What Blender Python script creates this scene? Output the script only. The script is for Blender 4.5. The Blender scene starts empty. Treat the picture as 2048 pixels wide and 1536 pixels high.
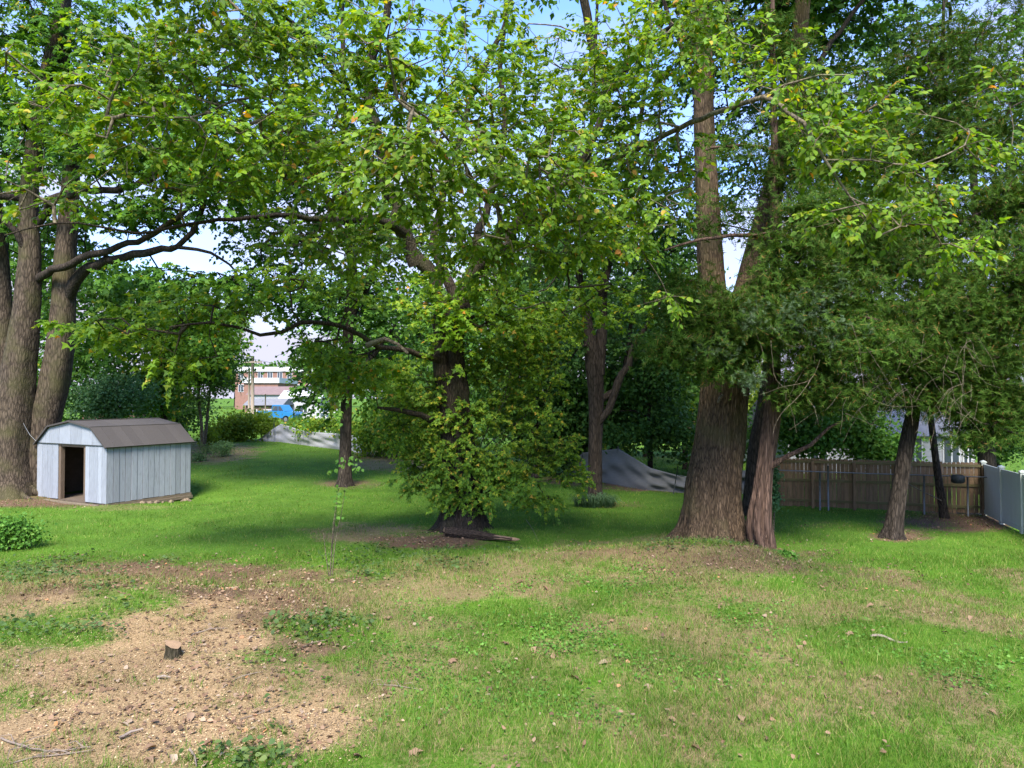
import bpy, math, random
import numpy as np
from mathutils import Vector, Matrix

RNG = np.random.default_rng(7)
random.seed(7)
rad = math.radians
scene = bpy.context.scene
COL = scene.collection

# ------------------------------------------------------------------ camera
CAMZ = 4.0
F = 1365.0                      # focal length in photo pixels (2048 wide)
PITCH = math.atan(27.0 / F)
cam_d = bpy.data.cameras.new('camera')
cam_d.sensor_width = 36.0
cam_d.lens = 36.0 * F / 2048.0
cam_d.clip_start = 0.1
cam_d.clip_end = 3000
cam = bpy.data.objects.new('camera', cam_d)
cam.location = (0, 0, CAMZ)
cam.rotation_euler = (math.pi / 2 + PITCH, 0, 0)
COL.objects.link(cam)
scene.camera = cam

# ------------------------------------------------------------------ sky, sun, exposure
SUN_EL, SUN_AZ = rad(51), rad(184)      # azimuth clockwise from +Y
world = bpy.data.worlds.new('World')
scene.world = world
world.use_nodes = True
wn, wl = world.node_tree.nodes, world.node_tree.links
for n in list(wn):
    wn.remove(n)
w_out = wn.new('ShaderNodeOutputWorld')
w_bg = wn.new('ShaderNodeBackground')
w_sky = wn.new('ShaderNodeTexSky')
w_sky.sky_type = 'NISHITA'
w_sky.sun_disc = False
w_sky.sun_elevation = SUN_EL
w_sky.sun_rotation = SUN_AZ
w_sky.air_density = 1.0
w_sky.dust_density = 0.4
w_sky.ozone_density = 4.0
w_bg.inputs['Strength'].default_value = 0.15
# thin high cloud veil, denser toward the horizon
w_tc = wn.new('ShaderNodeTexCoord')
w_map = wn.new('ShaderNodeMapping')
w_map.inputs['Scale'].default_value = (1.6, 1.6, 4.0)
w_noise = wn.new('ShaderNodeTexNoise')
w_noise.inputs['Scale'].default_value = 2.2
w_noise.inputs['Detail'].default_value = 7
w_sep = wn.new('ShaderNodeSeparateXYZ')
w_h = wn.new('ShaderNodeMapRange')
w_h.inputs[1].default_value = 0.0
w_h.inputs[2].default_value = 0.55
w_h.inputs[3].default_value = 0.52
w_h.inputs[4].default_value = -0.15
w_add = wn.new('ShaderNodeMath'); w_add.operation = 'ADD'
w_cr = wn.new('ShaderNodeMapRange')
w_cr.inputs[1].default_value = 0.44
w_cr.inputs[2].default_value = 0.9
w_mix = wn.new('ShaderNodeMixRGB')
w_mix.inputs['Color2'].default_value = (1.5, 1.5, 1.9, 1)
wl.new(w_tc.outputs['Generated'], w_map.inputs['Vector'])
wl.new(w_map.outputs[0], w_noise.inputs['Vector'])
wl.new(w_tc.outputs['Generated'], w_sep.inputs[0])
wl.new(w_sep.outputs['Z'], w_h.inputs[0])
wl.new(w_noise.outputs[0], w_add.inputs[0])
wl.new(w_h.outputs[0], w_add.inputs[1])
wl.new(w_add.outputs[0], w_cr.inputs[0])
wl.new(w_cr.outputs[0], w_mix.inputs['Fac'])
w_tint = wn.new('ShaderNodeMixRGB'); w_tint.blend_type = 'MULTIPLY'
w_tint.inputs['Fac'].default_value = 1.0
w_tint.inputs['Color2'].default_value = (0.74, 0.82, 1.02, 1)
wl.new(w_sky.outputs[0], w_tint.inputs['Color1'])
wl.new(w_tint.outputs[0], w_mix.inputs['Color1'])
wl.new(w_mix.outputs[0], w_bg.inputs['Color'])
wl.new(w_bg.outputs[0], w_out.inputs['Surface'])

sun_d = bpy.data.lights.new('sun', 'SUN')
sun_d.energy = 3.0
sun_d.angle = rad(22.0)
sun_d.color = (1.0, 0.94, 0.84)
sun = bpy.data.objects.new('sun', sun_d)
SUN_DIR = Vector((math.sin(SUN_AZ) * math.cos(SUN_EL), math.cos(SUN_AZ) * math.cos(SUN_EL), math.sin(SUN_EL)))
sun.rotation_euler = SUN_DIR.to_track_quat('Z', 'Y').to_euler()
sun.location = (0, -20, 40)
COL.objects.link(sun)

scene.view_settings.view_transform = 'Standard'
scene.view_settings.look = 'None'
scene.view_settings.gamma = 1.0
scene.view_settings.exposure = 1.95
scene.render.engine = 'CYCLES'
cy = scene.cycles
cy.max_bounces = 7
cy.diffuse_bounces = 4
cy.glossy_bounces = 2
cy.transmission_bounces = 5
cy.transparent_max_bounces = 6
cy.sample_clamp_indirect = 6
cy.use_denoising = True

# ------------------------------------------------------------------ projection helpers
FW = np.array([0, math.cos(PITCH), math.sin(PITCH)])
UP = np.array([0, -math.sin(PITCH), math.cos(PITCH)])

def P(px, py, D):
    """photo pixel + distance along the ground -> world point"""
    d = FW + (px - 1024.0) / F * np.array([1.0, 0, 0]) + (768.0 - py) / F * UP
    t = D / d[1]
    return np.array([0, 0, CAMZ]) + d * t

def proj(x, y, z):
    zz = z - CAMZ
    dep = np.maximum(y * FW[1] + zz * FW[2], 0.05)
    up = y * UP[1] + zz * UP[2]
    return 1024 + F * x / dep, 768 - F * up / dep

_H = RNG.random((256, 256))
def vnoise(x, y):
    xi = np.floor(x).astype(int); yi = np.floor(y).astype(int)
    fx = x - xi; fy = y - yi
    fx = fx * fx * (3 - 2 * fx); fy = fy * fy * (3 - 2 * fy)
    a = _H[xi & 255, yi & 255]; b = _H[(xi + 1) & 255, yi & 255]
    c = _H[xi & 255, (yi + 1) & 255]; d = _H[(xi + 1) & 255, (yi + 1) & 255]
    return (a * (1 - fx) + b * fx) * (1 - fy) + (c * (1 - fx) + d * fx) * fy

def fbm(x, y, o=4):
    s = 0; a = 0.5; t = 0
    for i in range(o):
        s = s + a * vnoise(x * 2 ** i + 17.3 * i, y * 2 ** i + 5.1 * i); t += a; a *= 0.5
    return s / t

def sstep(t):
    t = np.clip(t, 0, 1)
    return t * t * (3 - 2 * t)

CX = np.array([-60, -10.9, -7, -5.1, -3.6, -1.8, 3.3, 5.6, 6.9, 8.5, 14, 60.0])
CYY = np.array([14.8, 14.8, 14.0, 13.2, 14.2, 16.6, 17.2, 16.6, 14.3, 11.6, 10.0, 9.0])

def terr(x, y):
    x = np.asarray(x, float); y = np.asarray(y, float)
    yc = np.interp(x, CX, CYY)
    z = 0.42 * sstep((yc + 1.6 - y) / 3.0)
    z = z + 0.22 * np.exp(-(((x - 4.9) / 2.2) ** 2 + ((y - 16.4) / 1.5) ** 2))
    z = z + 0.18 * np.exp(-(((x + 1.2) / 1.6) ** 2 + ((y - 19.3) / 1.4) ** 2))
    z = z + 0.18 * np.exp(-(((x + 7.0) / 2.6) ** 2 + ((y - 12.2) / 1.2) ** 2))
    z = z + 0.62 * sstep((y - 26) / 26) * sstep((3 - x) / 10)
    z = z - 0.30 * np.exp(-(((x + 12.6) / 2.2) ** 2 + ((y - 28.2) / 2.2) ** 2))
    z = z + 0.10 * np.exp(-(((x + 21.0) / 4) ** 2 + ((y - 29) / 4) ** 2))
    z = z + 0.08 * (fbm(x * 0.35 + 40, y * 0.35 + 40, 3) - 0.5)
    z = z - 0.16 * np.exp(-(((x + 16.1) / 1.7) ** 2 + ((y - 27.9) / 1.7) ** 2))
    z = z + 0.75 * sstep((y - 55) / 11)
    return z

def G(px, py):
    d = FW + (px - 1024.0) / F * np.array([1.0, 0, 0]) + (768.0 - py) / F * UP
    z = 0.2
    for i in range(40):
        t = (z - CAMZ) / d[2]
        q = d * t
        z = 0.5 * z + 0.5 * float(terr(q[0], q[1]))
    q = np.array([0, 0, CAMZ]) + d * t
    return np.array([q[0], q[1], float(terr(q[0], q[1]))])

# ------------------------------------------------------------------ object helpers
def tag(o, label=None, cat=None, group=None, kind=None):
    if label: o['label'] = label
    if cat: o['category'] = cat
    if group: o['group'] = group
    if kind: o['kind'] = kind
    return o

def link(o, parent=None):
    COL.objects.link(o)
    if parent is not None:
        o.parent = parent
    return o

def empty(name, loc=(0, 0, 0), rz=0.0):
    o = bpy.data.objects.new(name, None)
    o.location = [float(v) for v in loc]
    o.rotation_euler = (0, 0, rz)
    o.empty_display_size = 0.2
    return link(o)

def np_mesh(name, verts, faces, smooth=False):
    """verts (n,3); faces list of int arrays (m,3) or (m,4)"""
    me = bpy.data.meshes.new(name)
    verts = np.asarray(verts, np.float32)
    faces = [np.asarray(f, np.int32) for f in faces if len(f)]
    nl = sum(f.size for f in faces); npz = sum(len(f) for f in faces)
    me.vertices.add(len(verts)); me.vertices.foreach_set('co', verts.ravel())
    me.loops.add(nl); me.polygons.add(npz)
    me.loops.foreach_set('vertex_index', np.concatenate([f.ravel() for f in faces]))
    tot = np.concatenate([np.full(len(f), f.shape[1], np.int32) for f in faces])
    st = np.concatenate([[0], np.cumsum(tot)[:-1]]).astype(np.int32)
    me.polygons.foreach_set('loop_start', st)
    me.polygons.foreach_set('loop_total', tot)
    if smooth:
        me.polygons.foreach_set('use_smooth', np.ones(npz, bool))
    me.update(calc_edges=True)
    me.validate()
    return me

def mobj(name, me, mat, parent=None, loc=None):
    o = bpy.data.objects.new(name, me)
    if mat is not None and len(me.materials) == 0:
        me.materials.append(mat)
    if loc is not None:
        o.location = [float(v) for v in loc]
    return link(o, parent)

class MB:
    """small polygon soup builder"""
    def __init__(s): s.v = []; s.f = []
    def add(s, v, f):
        b = len(s.v); s.v += [tuple(float(c) for c in q) for q in v]; s.f += [tuple(b + i for i in q) for q in f]
    def box(s, a, b):
        x0, y0, z0 = a; x1, y1, z1 = b
        s.add([(x0,y0,z0),(x1,y0,z0),(x1,y1,z0),(x0,y1,z0),(x0,y0,z1),(x1,y0,z1),(x1,y1,z1),(x0,y1,z1)],
              [(0,3,2,1),(4,5,6,7),(0,1,5,4),(1,2,6,5),(2,3,7,6),(3,0,4,7)])
        return s
    def prism(s, poly, axis, a, b):
        """poly: list of 2d points in the plane of the two other axes"""
        n = len(poly)
        def mk(p, t):
            if axis == 0: return (t, p[0], p[1])
            if axis == 1: return (p[0], t, p[1])
            return (p[0], p[1], t)
        v = [mk(p, a) for p in poly] + [mk(p, b) for p in poly]
        f = [tuple(range(n))[::-1], tuple(range(n, 2 * n))] + [(i, (i+1) % n, n + (i+1) % n, n + i) for i in range(n)]
        s.add(v, f); return s
    def tube(s, pts, r, n=8, cap=True):
        pts = [np.array(p, float) for p in pts]
        rs = r if hasattr(r, '__len__') else [r] * len(pts)
        rings = []
        for i, p in enumerate(pts):
            d = pts[min(i + 1, len(pts) - 1)] - pts[max(i - 1, 0)]
            d /= np.linalg.norm(d) + 1e-9
            ref = np.array([0, 0, 1.0]) if abs(d[2]) < 0.9 else np.array([1.0, 0, 0])
            a = np.cross(d, ref); a /= np.linalg.norm(a); c = np.cross(d, a)
            rings.append([p + rs[i] * (math.cos(2*math.pi*k/n) * a + math.sin(2*math.pi*k/n) * c) for k in range(n)])
        v = [q for R in rings for q in R]; f = []
        for i in range(len(pts) - 1):
            for k in range(n):
                f.append((i*n+k, i*n+(k+1)%n, (i+1)*n+(k+1)%n, (i+1)*n+k))
        if cap:
            f.append(tuple(range(n))); f.append(tuple(range((len(pts)-1)*n, len(pts)*n))[::-1])
        s.add(v, f); return s
    def build(s, name, mat, parent=None, smooth=False, loc=None):
        me = bpy.data.meshes.new(name)
        me.from_pydata(s.v, [], s.f)
        if smooth:
            me.polygons.foreach_set('use_smooth', np.ones(len(me.polygons), bool))
        me.update()
        return mobj(name, me, mat, parent, loc)

# ------------------------------------------------------------------ materials
def new_mat(name):
    m = bpy.data.materials.new(name); m.use_nodes = True
    nt = m.node_tree
    for n in list(nt.nodes): nt.nodes.remove(n)
    out = nt.nodes.new('ShaderNodeOutputMaterial')
    return m, nt.nodes, nt.links, out

def ramp(nodes, stops):
    r = nodes.new('ShaderNodeValToRGB')
    e = r.color_ramp.elements
    while len(e) < len(stops): e.new(0.5)
    for i, (p, c) in enumerate(stops):
        e[i].position = p; e[i].color = (*c, 1)
    return r

def leaf_mat(name, stops, trans=0.35, tint=(1.5, 1.25, 0.5), rough=0.55, nscale=0.5, spec=0.15):
    m, N, L, out = new_mat(name)
    geo = N.new('ShaderNodeNewGeometry'); oi = N.new('ShaderNodeObjectInfo')
    ad = N.new('ShaderNodeMath'); ad.operation = 'ADD'
    fr = N.new('ShaderNodeMath'); fr.operation = 'FRACT'
    L.new(geo.outputs['Random Per Island'], ad.inputs[0]); L.new(oi.outputs['Random'], ad.inputs[1]); L.new(ad.outputs[0], fr.inputs[0])
    r = ramp(N, stops); L.new(fr.outputs[0], r.inputs[0])
    no = N.new('ShaderNodeTexNoise'); no.inputs['Scale'].default_value = nscale; no.inputs['Detail'].default_value = 2
    tc = N.new('ShaderNodeNewGeometry'); L.new(tc.outputs['Position'], no.inputs['Vector'])
    mr = N.new('ShaderNodeMapRange'); mr.inputs[1].default_value = 0.3; mr.inputs[2].default_value = 0.7
    mr.inputs[3].default_value = 0.75; mr.inputs[4].default_value = 1.25
    L.new(no.outputs[0], mr.inputs[0])
    mu = N.new('ShaderNodeVectorMath'); mu.operation = 'SCALE'
    L.new(r.outputs[0], mu.inputs[0]); L.new(mr.outputs[0], mu.inputs['Scale'])
    p = N.new('ShaderNodeBsdfPrincipled'); p.inputs['Roughness'].default_value = rough
    p.inputs['Specular IOR Level'].default_value = spec
    L.new(mu.outputs[0], p.inputs['Base Color'])
    t = N.new('ShaderNodeBsdfTranslucent')
    tm = N.new('ShaderNodeVectorMath'); tm.operation = 'MULTIPLY'; tm.inputs[1].default_value = tint
    L.new(mu.outputs[0], tm.inputs[0]); L.new(tm.outputs[0], t.inputs['Color'])
    mx = N.new('ShaderNodeMixShader'); mx.inputs[0].default_value = trans
    L.new(p.outputs[0], mx.inputs[1]); L.new(t.outputs[0], mx.inputs[2]); L.new(mx.outputs[0], out.inputs[0])
    return m

def bark_mat(name, dark, light, green=None, vscale=(9, 9, 1.6), bump=0.6):
    m, N, L, out = new_mat(name)
    tc = N.new('ShaderNodeNewGeometry'); mp = N.new('ShaderNodeMapping'); mp.inputs['Scale'].default_value = vscale
    L.new(tc.outputs['Position'], mp.inputs['Vector'])
    no = N.new('ShaderNodeTexNoise'); no.inputs['Scale'].default_value = 1.6; no.inputs['Detail'].default_value = 8; no.inputs['Roughness'].default_value = 0.65
    no.inputs['Distortion'].default_value = 0.6
    L.new(mp.outputs[0], no.inputs['Vector'])
    vo = N.new('ShaderNodeTexVoronoi'); vo.inputs['Scale'].default_value = 2.2; vo.feature = 'DISTANCE_TO_EDGE'
    nm = N.new('ShaderNodeMixRGB'); nm.inputs[0].default_value = 0.25
    L.new(mp.outputs[0], nm.inputs[1]); L.new(no.outputs['Color'], nm.inputs[2]); L.new(nm.outputs[0], vo.inputs['Vector'])
    r = ramp(N, [(0.3, dark), (0.62, light), (0.85, tuple(min(1, c * 1.35) for c in light))]); L.new(no.outputs[0], r.inputs[0])
    vr = N.new('ShaderNodeMapRange'); vr.inputs[2].default_value = 0.22; vr.inputs[3].default_value = 0.35; vr.inputs[4].default_value = 1.0
    L.new(vo.outputs[0], vr.inputs[0])
    mu = N.new('ShaderNodeVectorMath'); mu.operation = 'SCALE'; L.new(r.outputs[0], mu.inputs[0]); L.new(vr.outputs[0], mu.inputs['Scale'])
    last = mu.outputs[0]
    if green:
        n2 = N.new('ShaderNodeTexNoise'); n2.inputs['Scale'].default_value = 0.9; n2.inputs['Detail'].default_value = 6
        L.new(tc.outputs['Position'], n2.inputs['Vector'])
        g = N.new('ShaderNodeMapRange'); g.inputs[1].default_value = 0.5; g.inputs[2].default_value = 0.68; g.inputs[4].default_value = 0.65
        L.new(n2.outputs[0], g.inputs[0])
        mg = N.new('ShaderNodeMixRGB'); mg.inputs[2].default_value = (*green, 1); L.new(g.outputs[0], mg.inputs[0]); L.new(last, mg.inputs[1])
        last = mg.outputs[0]
    p = N.new('ShaderNodeBsdfPrincipled'); p.inputs['Roughness'].default_value = 0.9; p.inputs['Specular IOR Level'].default_value = 0.15
    L.new(last, p.inputs['Base Color'])
    b = N.new('ShaderNodeBump'); b.inputs['Strength'].default_value = bump; b.inputs['Distance'].default_value = 0.06
    ma = N.new('ShaderNodeMath'); ma.operation = 'MULTIPLY'; L.new(vr.outputs[0], ma.inputs[0]); L.new(no.outputs[0], ma.inputs[1])
    L.new(ma.outputs[0], b.inputs['Height']); L.new(b.outputs[0], p.inputs['Normal']); L.new(p.outputs[0], out.inputs[0])
    return m

def plain_mat(name, col, rough=0.7, var=0.15, nscale=3.0, stretch=(1, 1, 1), metal=0.0, dirt=None, dirt_amt=0.4, bump=0.0, spec=0.3, perobj=0.0):
    m, N, L, out = new_mat(name)
    tc = N.new('ShaderNodeTexCoord'); mp = N.new('ShaderNodeMapping'); mp.inputs['Scale'].default_value = stretch
    oi = N.new('ShaderNodeObjectInfo')
    va = N.new('ShaderNodeVectorMath'); va.operation = 'SCALE'; va.inputs['Scale'].default_value = 7.0
    cmb = N.new('ShaderNodeCombineXYZ')
    for i in range(3): L.new(oi.outputs['Random'], cmb.inputs[i])
    L.new(cmb.outputs[0], va.inputs[0])
    ad = N.new('ShaderNodeVectorMath'); L.new(tc.outputs['Object'], ad.inputs[0]); L.new(va.outputs[0], ad.inputs[1])
    L.new(ad.outputs[0], mp.inputs['Vector'])
    no = N.new('ShaderNodeTexNoise'); no.inputs['Scale'].default_value = nscale; no.inputs['Detail'].default_value = 8; no.inputs['Roughness'].default_value = 0.65
    L.new(mp.outputs[0], no.inputs['Vector'])
    mr = N.new('ShaderNodeMapRange'); mr.inputs[1].default_value = 0.25; mr.inputs[2].default_value = 0.75
    mr.inputs[3].default_value = 1 - var; mr.inputs[4].default_value = 1 + var
    L.new(no.outputs[0], mr.inputs[0])
    sc = mr.outputs[0]
    if perobj:
        m2 = N.new('ShaderNodeMapRange'); m2.inputs[3].default_value = 1 - perobj; m2.inputs[4].default_value = 1 + perobj
        L.new(oi.outputs['Random'], m2.inputs[0])
        mm = N.new('ShaderNodeMath'); mm.operation = 'MULTIPLY'; L.new(sc, mm.inputs[0]); L.new(m2.outputs[0], mm.inputs[1]); sc = mm.outputs[0]
    mu = N.new('ShaderNodeVectorMath'); mu.operation = 'SCALE'; mu.inputs[0].default_value = col; L.new(sc, mu.inputs['Scale'])
    last = mu.outputs[0]
    if dirt:
        n2 = N.new('ShaderNodeTexNoise'); n2.inputs['Scale'].default_value = nscale * 0.6; n2.inputs['Detail'].default_value = 9; n2.inputs['Roughness'].default_value = 0.7
        L.new(mp.outputs[0], n2.inputs['Vector'])
        g = N.new('ShaderNodeMapRange'); g.inputs[1].default_value = 0.52; g.inputs[2].default_value = 0.72; g.inputs[4].default_value = dirt_amt
        L.new(n2.outputs[0], g.inputs[0])
        mg = N.new('ShaderNodeMixRGB'); mg.inputs[2].default_value = (*dirt, 1); L.new(g.outputs[0], mg.inputs[0]); L.new(last, mg.inputs[1]); last = mg.outputs[0]
    p = N.new('ShaderNodeBsdfPrincipled'); p.inputs['Roughness'].default_value = rough; p.inputs['Metallic'].default_value = metal
    p.inputs['Specular IOR Level'].default_value = spec
    L.new(last, p.inputs['Base Color'])
    if bump:
        b = N.new('ShaderNodeBump'); b.inputs['Strength'].default_value = bump; b.inputs['Distance'].default_value = 0.02
        L.new(no.outputs[0], b.inputs['Height']); L.new(b.outputs[0], p.inputs['Normal'])
    L.new(p.outputs[0], out.inputs[0])
    return m

M = {}
g = lambda *a: a
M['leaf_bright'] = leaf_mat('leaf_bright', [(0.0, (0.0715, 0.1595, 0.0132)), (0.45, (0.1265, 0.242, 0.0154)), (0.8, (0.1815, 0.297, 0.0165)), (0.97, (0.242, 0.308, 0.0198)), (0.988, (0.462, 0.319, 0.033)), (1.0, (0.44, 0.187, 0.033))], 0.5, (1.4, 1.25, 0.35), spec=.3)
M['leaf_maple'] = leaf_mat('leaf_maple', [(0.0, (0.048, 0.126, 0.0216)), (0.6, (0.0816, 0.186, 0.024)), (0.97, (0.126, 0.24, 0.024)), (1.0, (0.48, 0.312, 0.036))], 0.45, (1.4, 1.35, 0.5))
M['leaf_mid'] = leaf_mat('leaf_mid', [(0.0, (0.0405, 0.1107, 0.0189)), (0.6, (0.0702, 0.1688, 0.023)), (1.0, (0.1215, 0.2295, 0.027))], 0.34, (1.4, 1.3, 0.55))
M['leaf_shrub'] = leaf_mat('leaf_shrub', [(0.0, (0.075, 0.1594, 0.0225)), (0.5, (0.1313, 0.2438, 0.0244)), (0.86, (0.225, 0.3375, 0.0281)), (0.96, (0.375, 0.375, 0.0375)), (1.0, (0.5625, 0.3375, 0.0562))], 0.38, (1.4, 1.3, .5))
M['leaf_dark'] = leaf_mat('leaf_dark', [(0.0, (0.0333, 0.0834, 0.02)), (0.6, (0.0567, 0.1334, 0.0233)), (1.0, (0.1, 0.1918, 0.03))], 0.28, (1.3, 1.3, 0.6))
M['leaf_lime'] = leaf_mat('leaf_lime', [(0.0, (0.10, 0.17, 0.02)), (0.6, (0.16, 0.24, 0.025)), (1.0, (0.22, 0.28, 0.03))], 0.5, (1.4, 1.3, 0.4))
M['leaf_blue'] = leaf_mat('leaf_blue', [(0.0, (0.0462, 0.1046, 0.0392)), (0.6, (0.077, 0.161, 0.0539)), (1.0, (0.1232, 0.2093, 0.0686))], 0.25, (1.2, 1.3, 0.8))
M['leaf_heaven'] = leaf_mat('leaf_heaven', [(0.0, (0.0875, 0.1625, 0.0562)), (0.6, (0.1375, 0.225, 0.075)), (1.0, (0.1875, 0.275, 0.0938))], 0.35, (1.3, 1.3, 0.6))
M['needle'] = leaf_mat('needle', [(0.0, (0.0273, 0.0632, 0.0104)), (0.5, (0.0478, 0.0994, 0.013)), (0.86, (0.0706, 0.1312, 0.0174)), (0.95, (0.1137, 0.1213, 0.0347)), (1.0, (0.2049, 0.1092, 0.0303))], 0.3, (1.3, 1.25, 0.5), rough=0.7, spec=.06)
M['needle_fresh'] = leaf_mat('needle_fresh', [(0.0, (0.04, 0.08, 0.028)), (0.6, (0.07, 0.115, 0.045)), (1.0, (0.13, 0.18, 0.11))], 0.25, (1.2, 1.25, 0.7), rough=0.6)
M['grass'] = leaf_mat('grass', [(0.0, (0.0493, 0.1342, 0.0108)), (0.45, (0.0851, 0.1952, 0.0153)), (0.76, (0.1322, 0.2379, 0.027)), (0.88, (0.224, 0.2501, 0.0585)), (1.0, (0.336, 0.305, 0.108))], 0.35, (1.3, 1.25, 0.5), rough=0.6, nscale=0.8, spec=0.2)
M['dry_grass'] = leaf_mat('dry_grass', [(0.0, (0.16, 0.12, 0.05)), (0.5, (0.24, 0.185, 0.085)), (1.0, (0.32, 0.25, 0.125))], 0.25, (1.2, 1.1, 0.7), rough=0.7, spec=0.2)
M['clover'] = leaf_mat('clover', [(0.0, (0.046, 0.1265, 0.0184)), (0.6, (0.0805, 0.1898, 0.0253)), (1.0, (0.1265, 0.2357, 0.0403))], 0.3, (1.3, 1.25, 0.5))
M['weed_dark'] = leaf_mat('weed_dark', [(0.0, (0.045, 0.085, 0.025)), (0.7, (0.075, 0.13, 0.035)), (1.0, (0.13, 0.17, 0.05))], 0.3)
M['chips'] = leaf_mat('chips', [(0.0, (0.0997, 0.0661, 0.041)), (0.4, (0.2216, 0.1487, 0.0822)), (0.8, (0.3657, 0.2588, 0.1335)), (1.0, (0.5098, 0.3965, 0.2463))], 0.0, rough=0.9, spec=0.1)
M['litter'] = leaf_mat('litter', [(0.0, (0.07, 0.045, 0.03)), (0.4, (0.17, 0.10, 0.06)), (0.75, (0.22, 0.145, 0.09)), (0.92, (0.29, 0.22, 0.16)), (1.0, (0.33, 0.15, 0.06))], 0.1, rough=0.8, spec=0.15)
M['bark'] = bark_mat('bark', (0.022, 0.017, 0.012), (0.070, 0.053, 0.037), (0.05, 0.05, 0.02), (12, 12, 2.4), .8)
M['bark_dark'] = bark_mat('bark_dark', (0.022, 0.017, 0.013), (0.068, 0.053, 0.041))
M['bark_maple'] = bark_mat('bark_maple', (0.034, 0.025, 0.018), (0.115, 0.086, 0.06), (0.07, 0.066, 0.026), (7, 7, 1.5))
M['bark_big'] = bark_mat('bark_big', (0.042, 0.028, 0.017), (0.18, 0.122, 0.074), (0.10, 0.085, 0.035), (13, 13, 2.0), 0.8)
M['bark_cedar'] = bark_mat('bark_cedar', (0.055, 0.032, 0.022), (0.19, 0.12, 0.085), None, (14, 14, 0.8), 0.6)
M['twig'] = bark_mat('twig', (0.09, 0.07, 0.045), (0.22, 0.18, 0.12), (0.16, 0.16, 0.09), (6, 6, 6), 0.2)
M['dead_twig'] = bark_mat('dead_twig', (0.11, 0.085, 0.055), (0.23, 0.19, 0.13), None, (6, 6, 6), 0.2)

def ground_mat():
    m, N, L, out = new_mat('ground')
    at = N.new('ShaderNodeAttribute'); at.attribute_name = 'zone'
    sp = N.new('ShaderNodeSeparateColor'); L.new(at.outputs['Color'], sp.inputs[0])
    geo = N.new('ShaderNodeNewGeometry')
    def noise(s, d=6, r=0.6):
        n = N.new('ShaderNodeTexNoise'); n.inputs['Scale'].default_value = s; n.inputs['Detail'].default_value = d; n.inputs['Roughness'].default_value = r
        L.new(geo.outputs['Position'], n.inputs['Vector']); return n
    n1 = noise(0.8); n2 = noise(14, 8, 0.75); n3 = noise(45, 4, 0.7)
    grass = ramp(N, [(0.3, (0.036, 0.082, 0.008)), (0.5, (0.068, 0.138, 0.013)), (0.7, (0.105, 0.175, 0.022))]); L.new(n2.outputs[0], grass.inputs[0])
    dry = ramp(N, [(0.3, (0.10, 0.078, 0.034)), (0.6, (0.20, 0.155, 0.075)), (0.8, (0.28, 0.22, 0.115))]); L.new(n2.outputs[0], dry.inputs[0])
    saw = ramp(N, [(0.25, (0.07, 0.045, 0.028)), (0.42, (0.19, 0.125, 0.066)), (0.58, (0.31, 0.212, 0.11)), (0.8, (0.42, 0.32, 0.19))]); L.new(n3.outputs[0], saw.inputs[0])
    lit = ramp(N, [(0.3, (0.05, 0.032, 0.02)), (0.55, (0.13, 0.08, 0.048)), (0.75, (0.24, 0.16, 0.10))]); L.new(n3.outputs[0], lit.inputs[0])
    def mask(ch, nn, lo=0.30, hi=0.70):
        a = N.new('ShaderNodeMath'); a.operation = 'ADD'; L.new(sp.outputs[ch], a.inputs[0])
        s = N.new('ShaderNodeMath'); s.operation = 'MULTIPLY_ADD'; s.inputs[1].default_value = 1.5; s.inputs[2].default_value = -0.75; L.new(nn.outputs[0], s.inputs[0])
        L.new(s.outputs[0], a.inputs[1])
        r = N.new('ShaderNodeMapRange'); r.inputs[1].default_value = lo; r.inputs[2].default_value = hi; L.new(a.outputs[0], r.inputs[0]); return r
    last = grass.outputs[0]
    for ch, colr, nn in ((1, dry, n2), (2, lit, n2), (0, saw, n2)):
        mk = mask(ch, nn); x = N.new('ShaderNodeMixRGB'); L.new(mk.outputs[0], x.inputs[0]); L.new(last, x.inputs[1]); L.new(colr.outputs[0], x.inputs[2]); last = x.outputs[0]
    mr = N.new('ShaderNodeMapRange'); mr.inputs[1].default_value = 0.3; mr.inputs[2].default_value = 0.7; mr.inputs[3].default_value = 0.8; mr.inputs[4].default_value = 1.2
    L.new(n1.outputs[0], mr.inputs[0])
    sc = N.new('ShaderNodeVectorMath'); sc.operation = 'SCALE'; L.new(last, sc.inputs[0]); L.new(mr.outputs[0], sc.inputs['Scale'])
    p = N.new('ShaderNodeBsdfPrincipled'); p.inputs['Roughness'].default_value = 0.95; p.inputs['Specular IOR Level'].default_value = 0.1
    L.new(sc.outputs[0], p.inputs['Base Color'])
    b = N.new('ShaderNodeBump'); b.inputs['Strength'].default_value = 0.7; b.inputs['Distance'].default_value = 0.03
    L.new(n3.outputs[0], b.inputs['Height']); L.new(b.outputs[0], p.inputs['Normal']); L.new(p.outputs[0], out.inputs[0])
    return m
M['ground'] = ground_mat()

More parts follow.
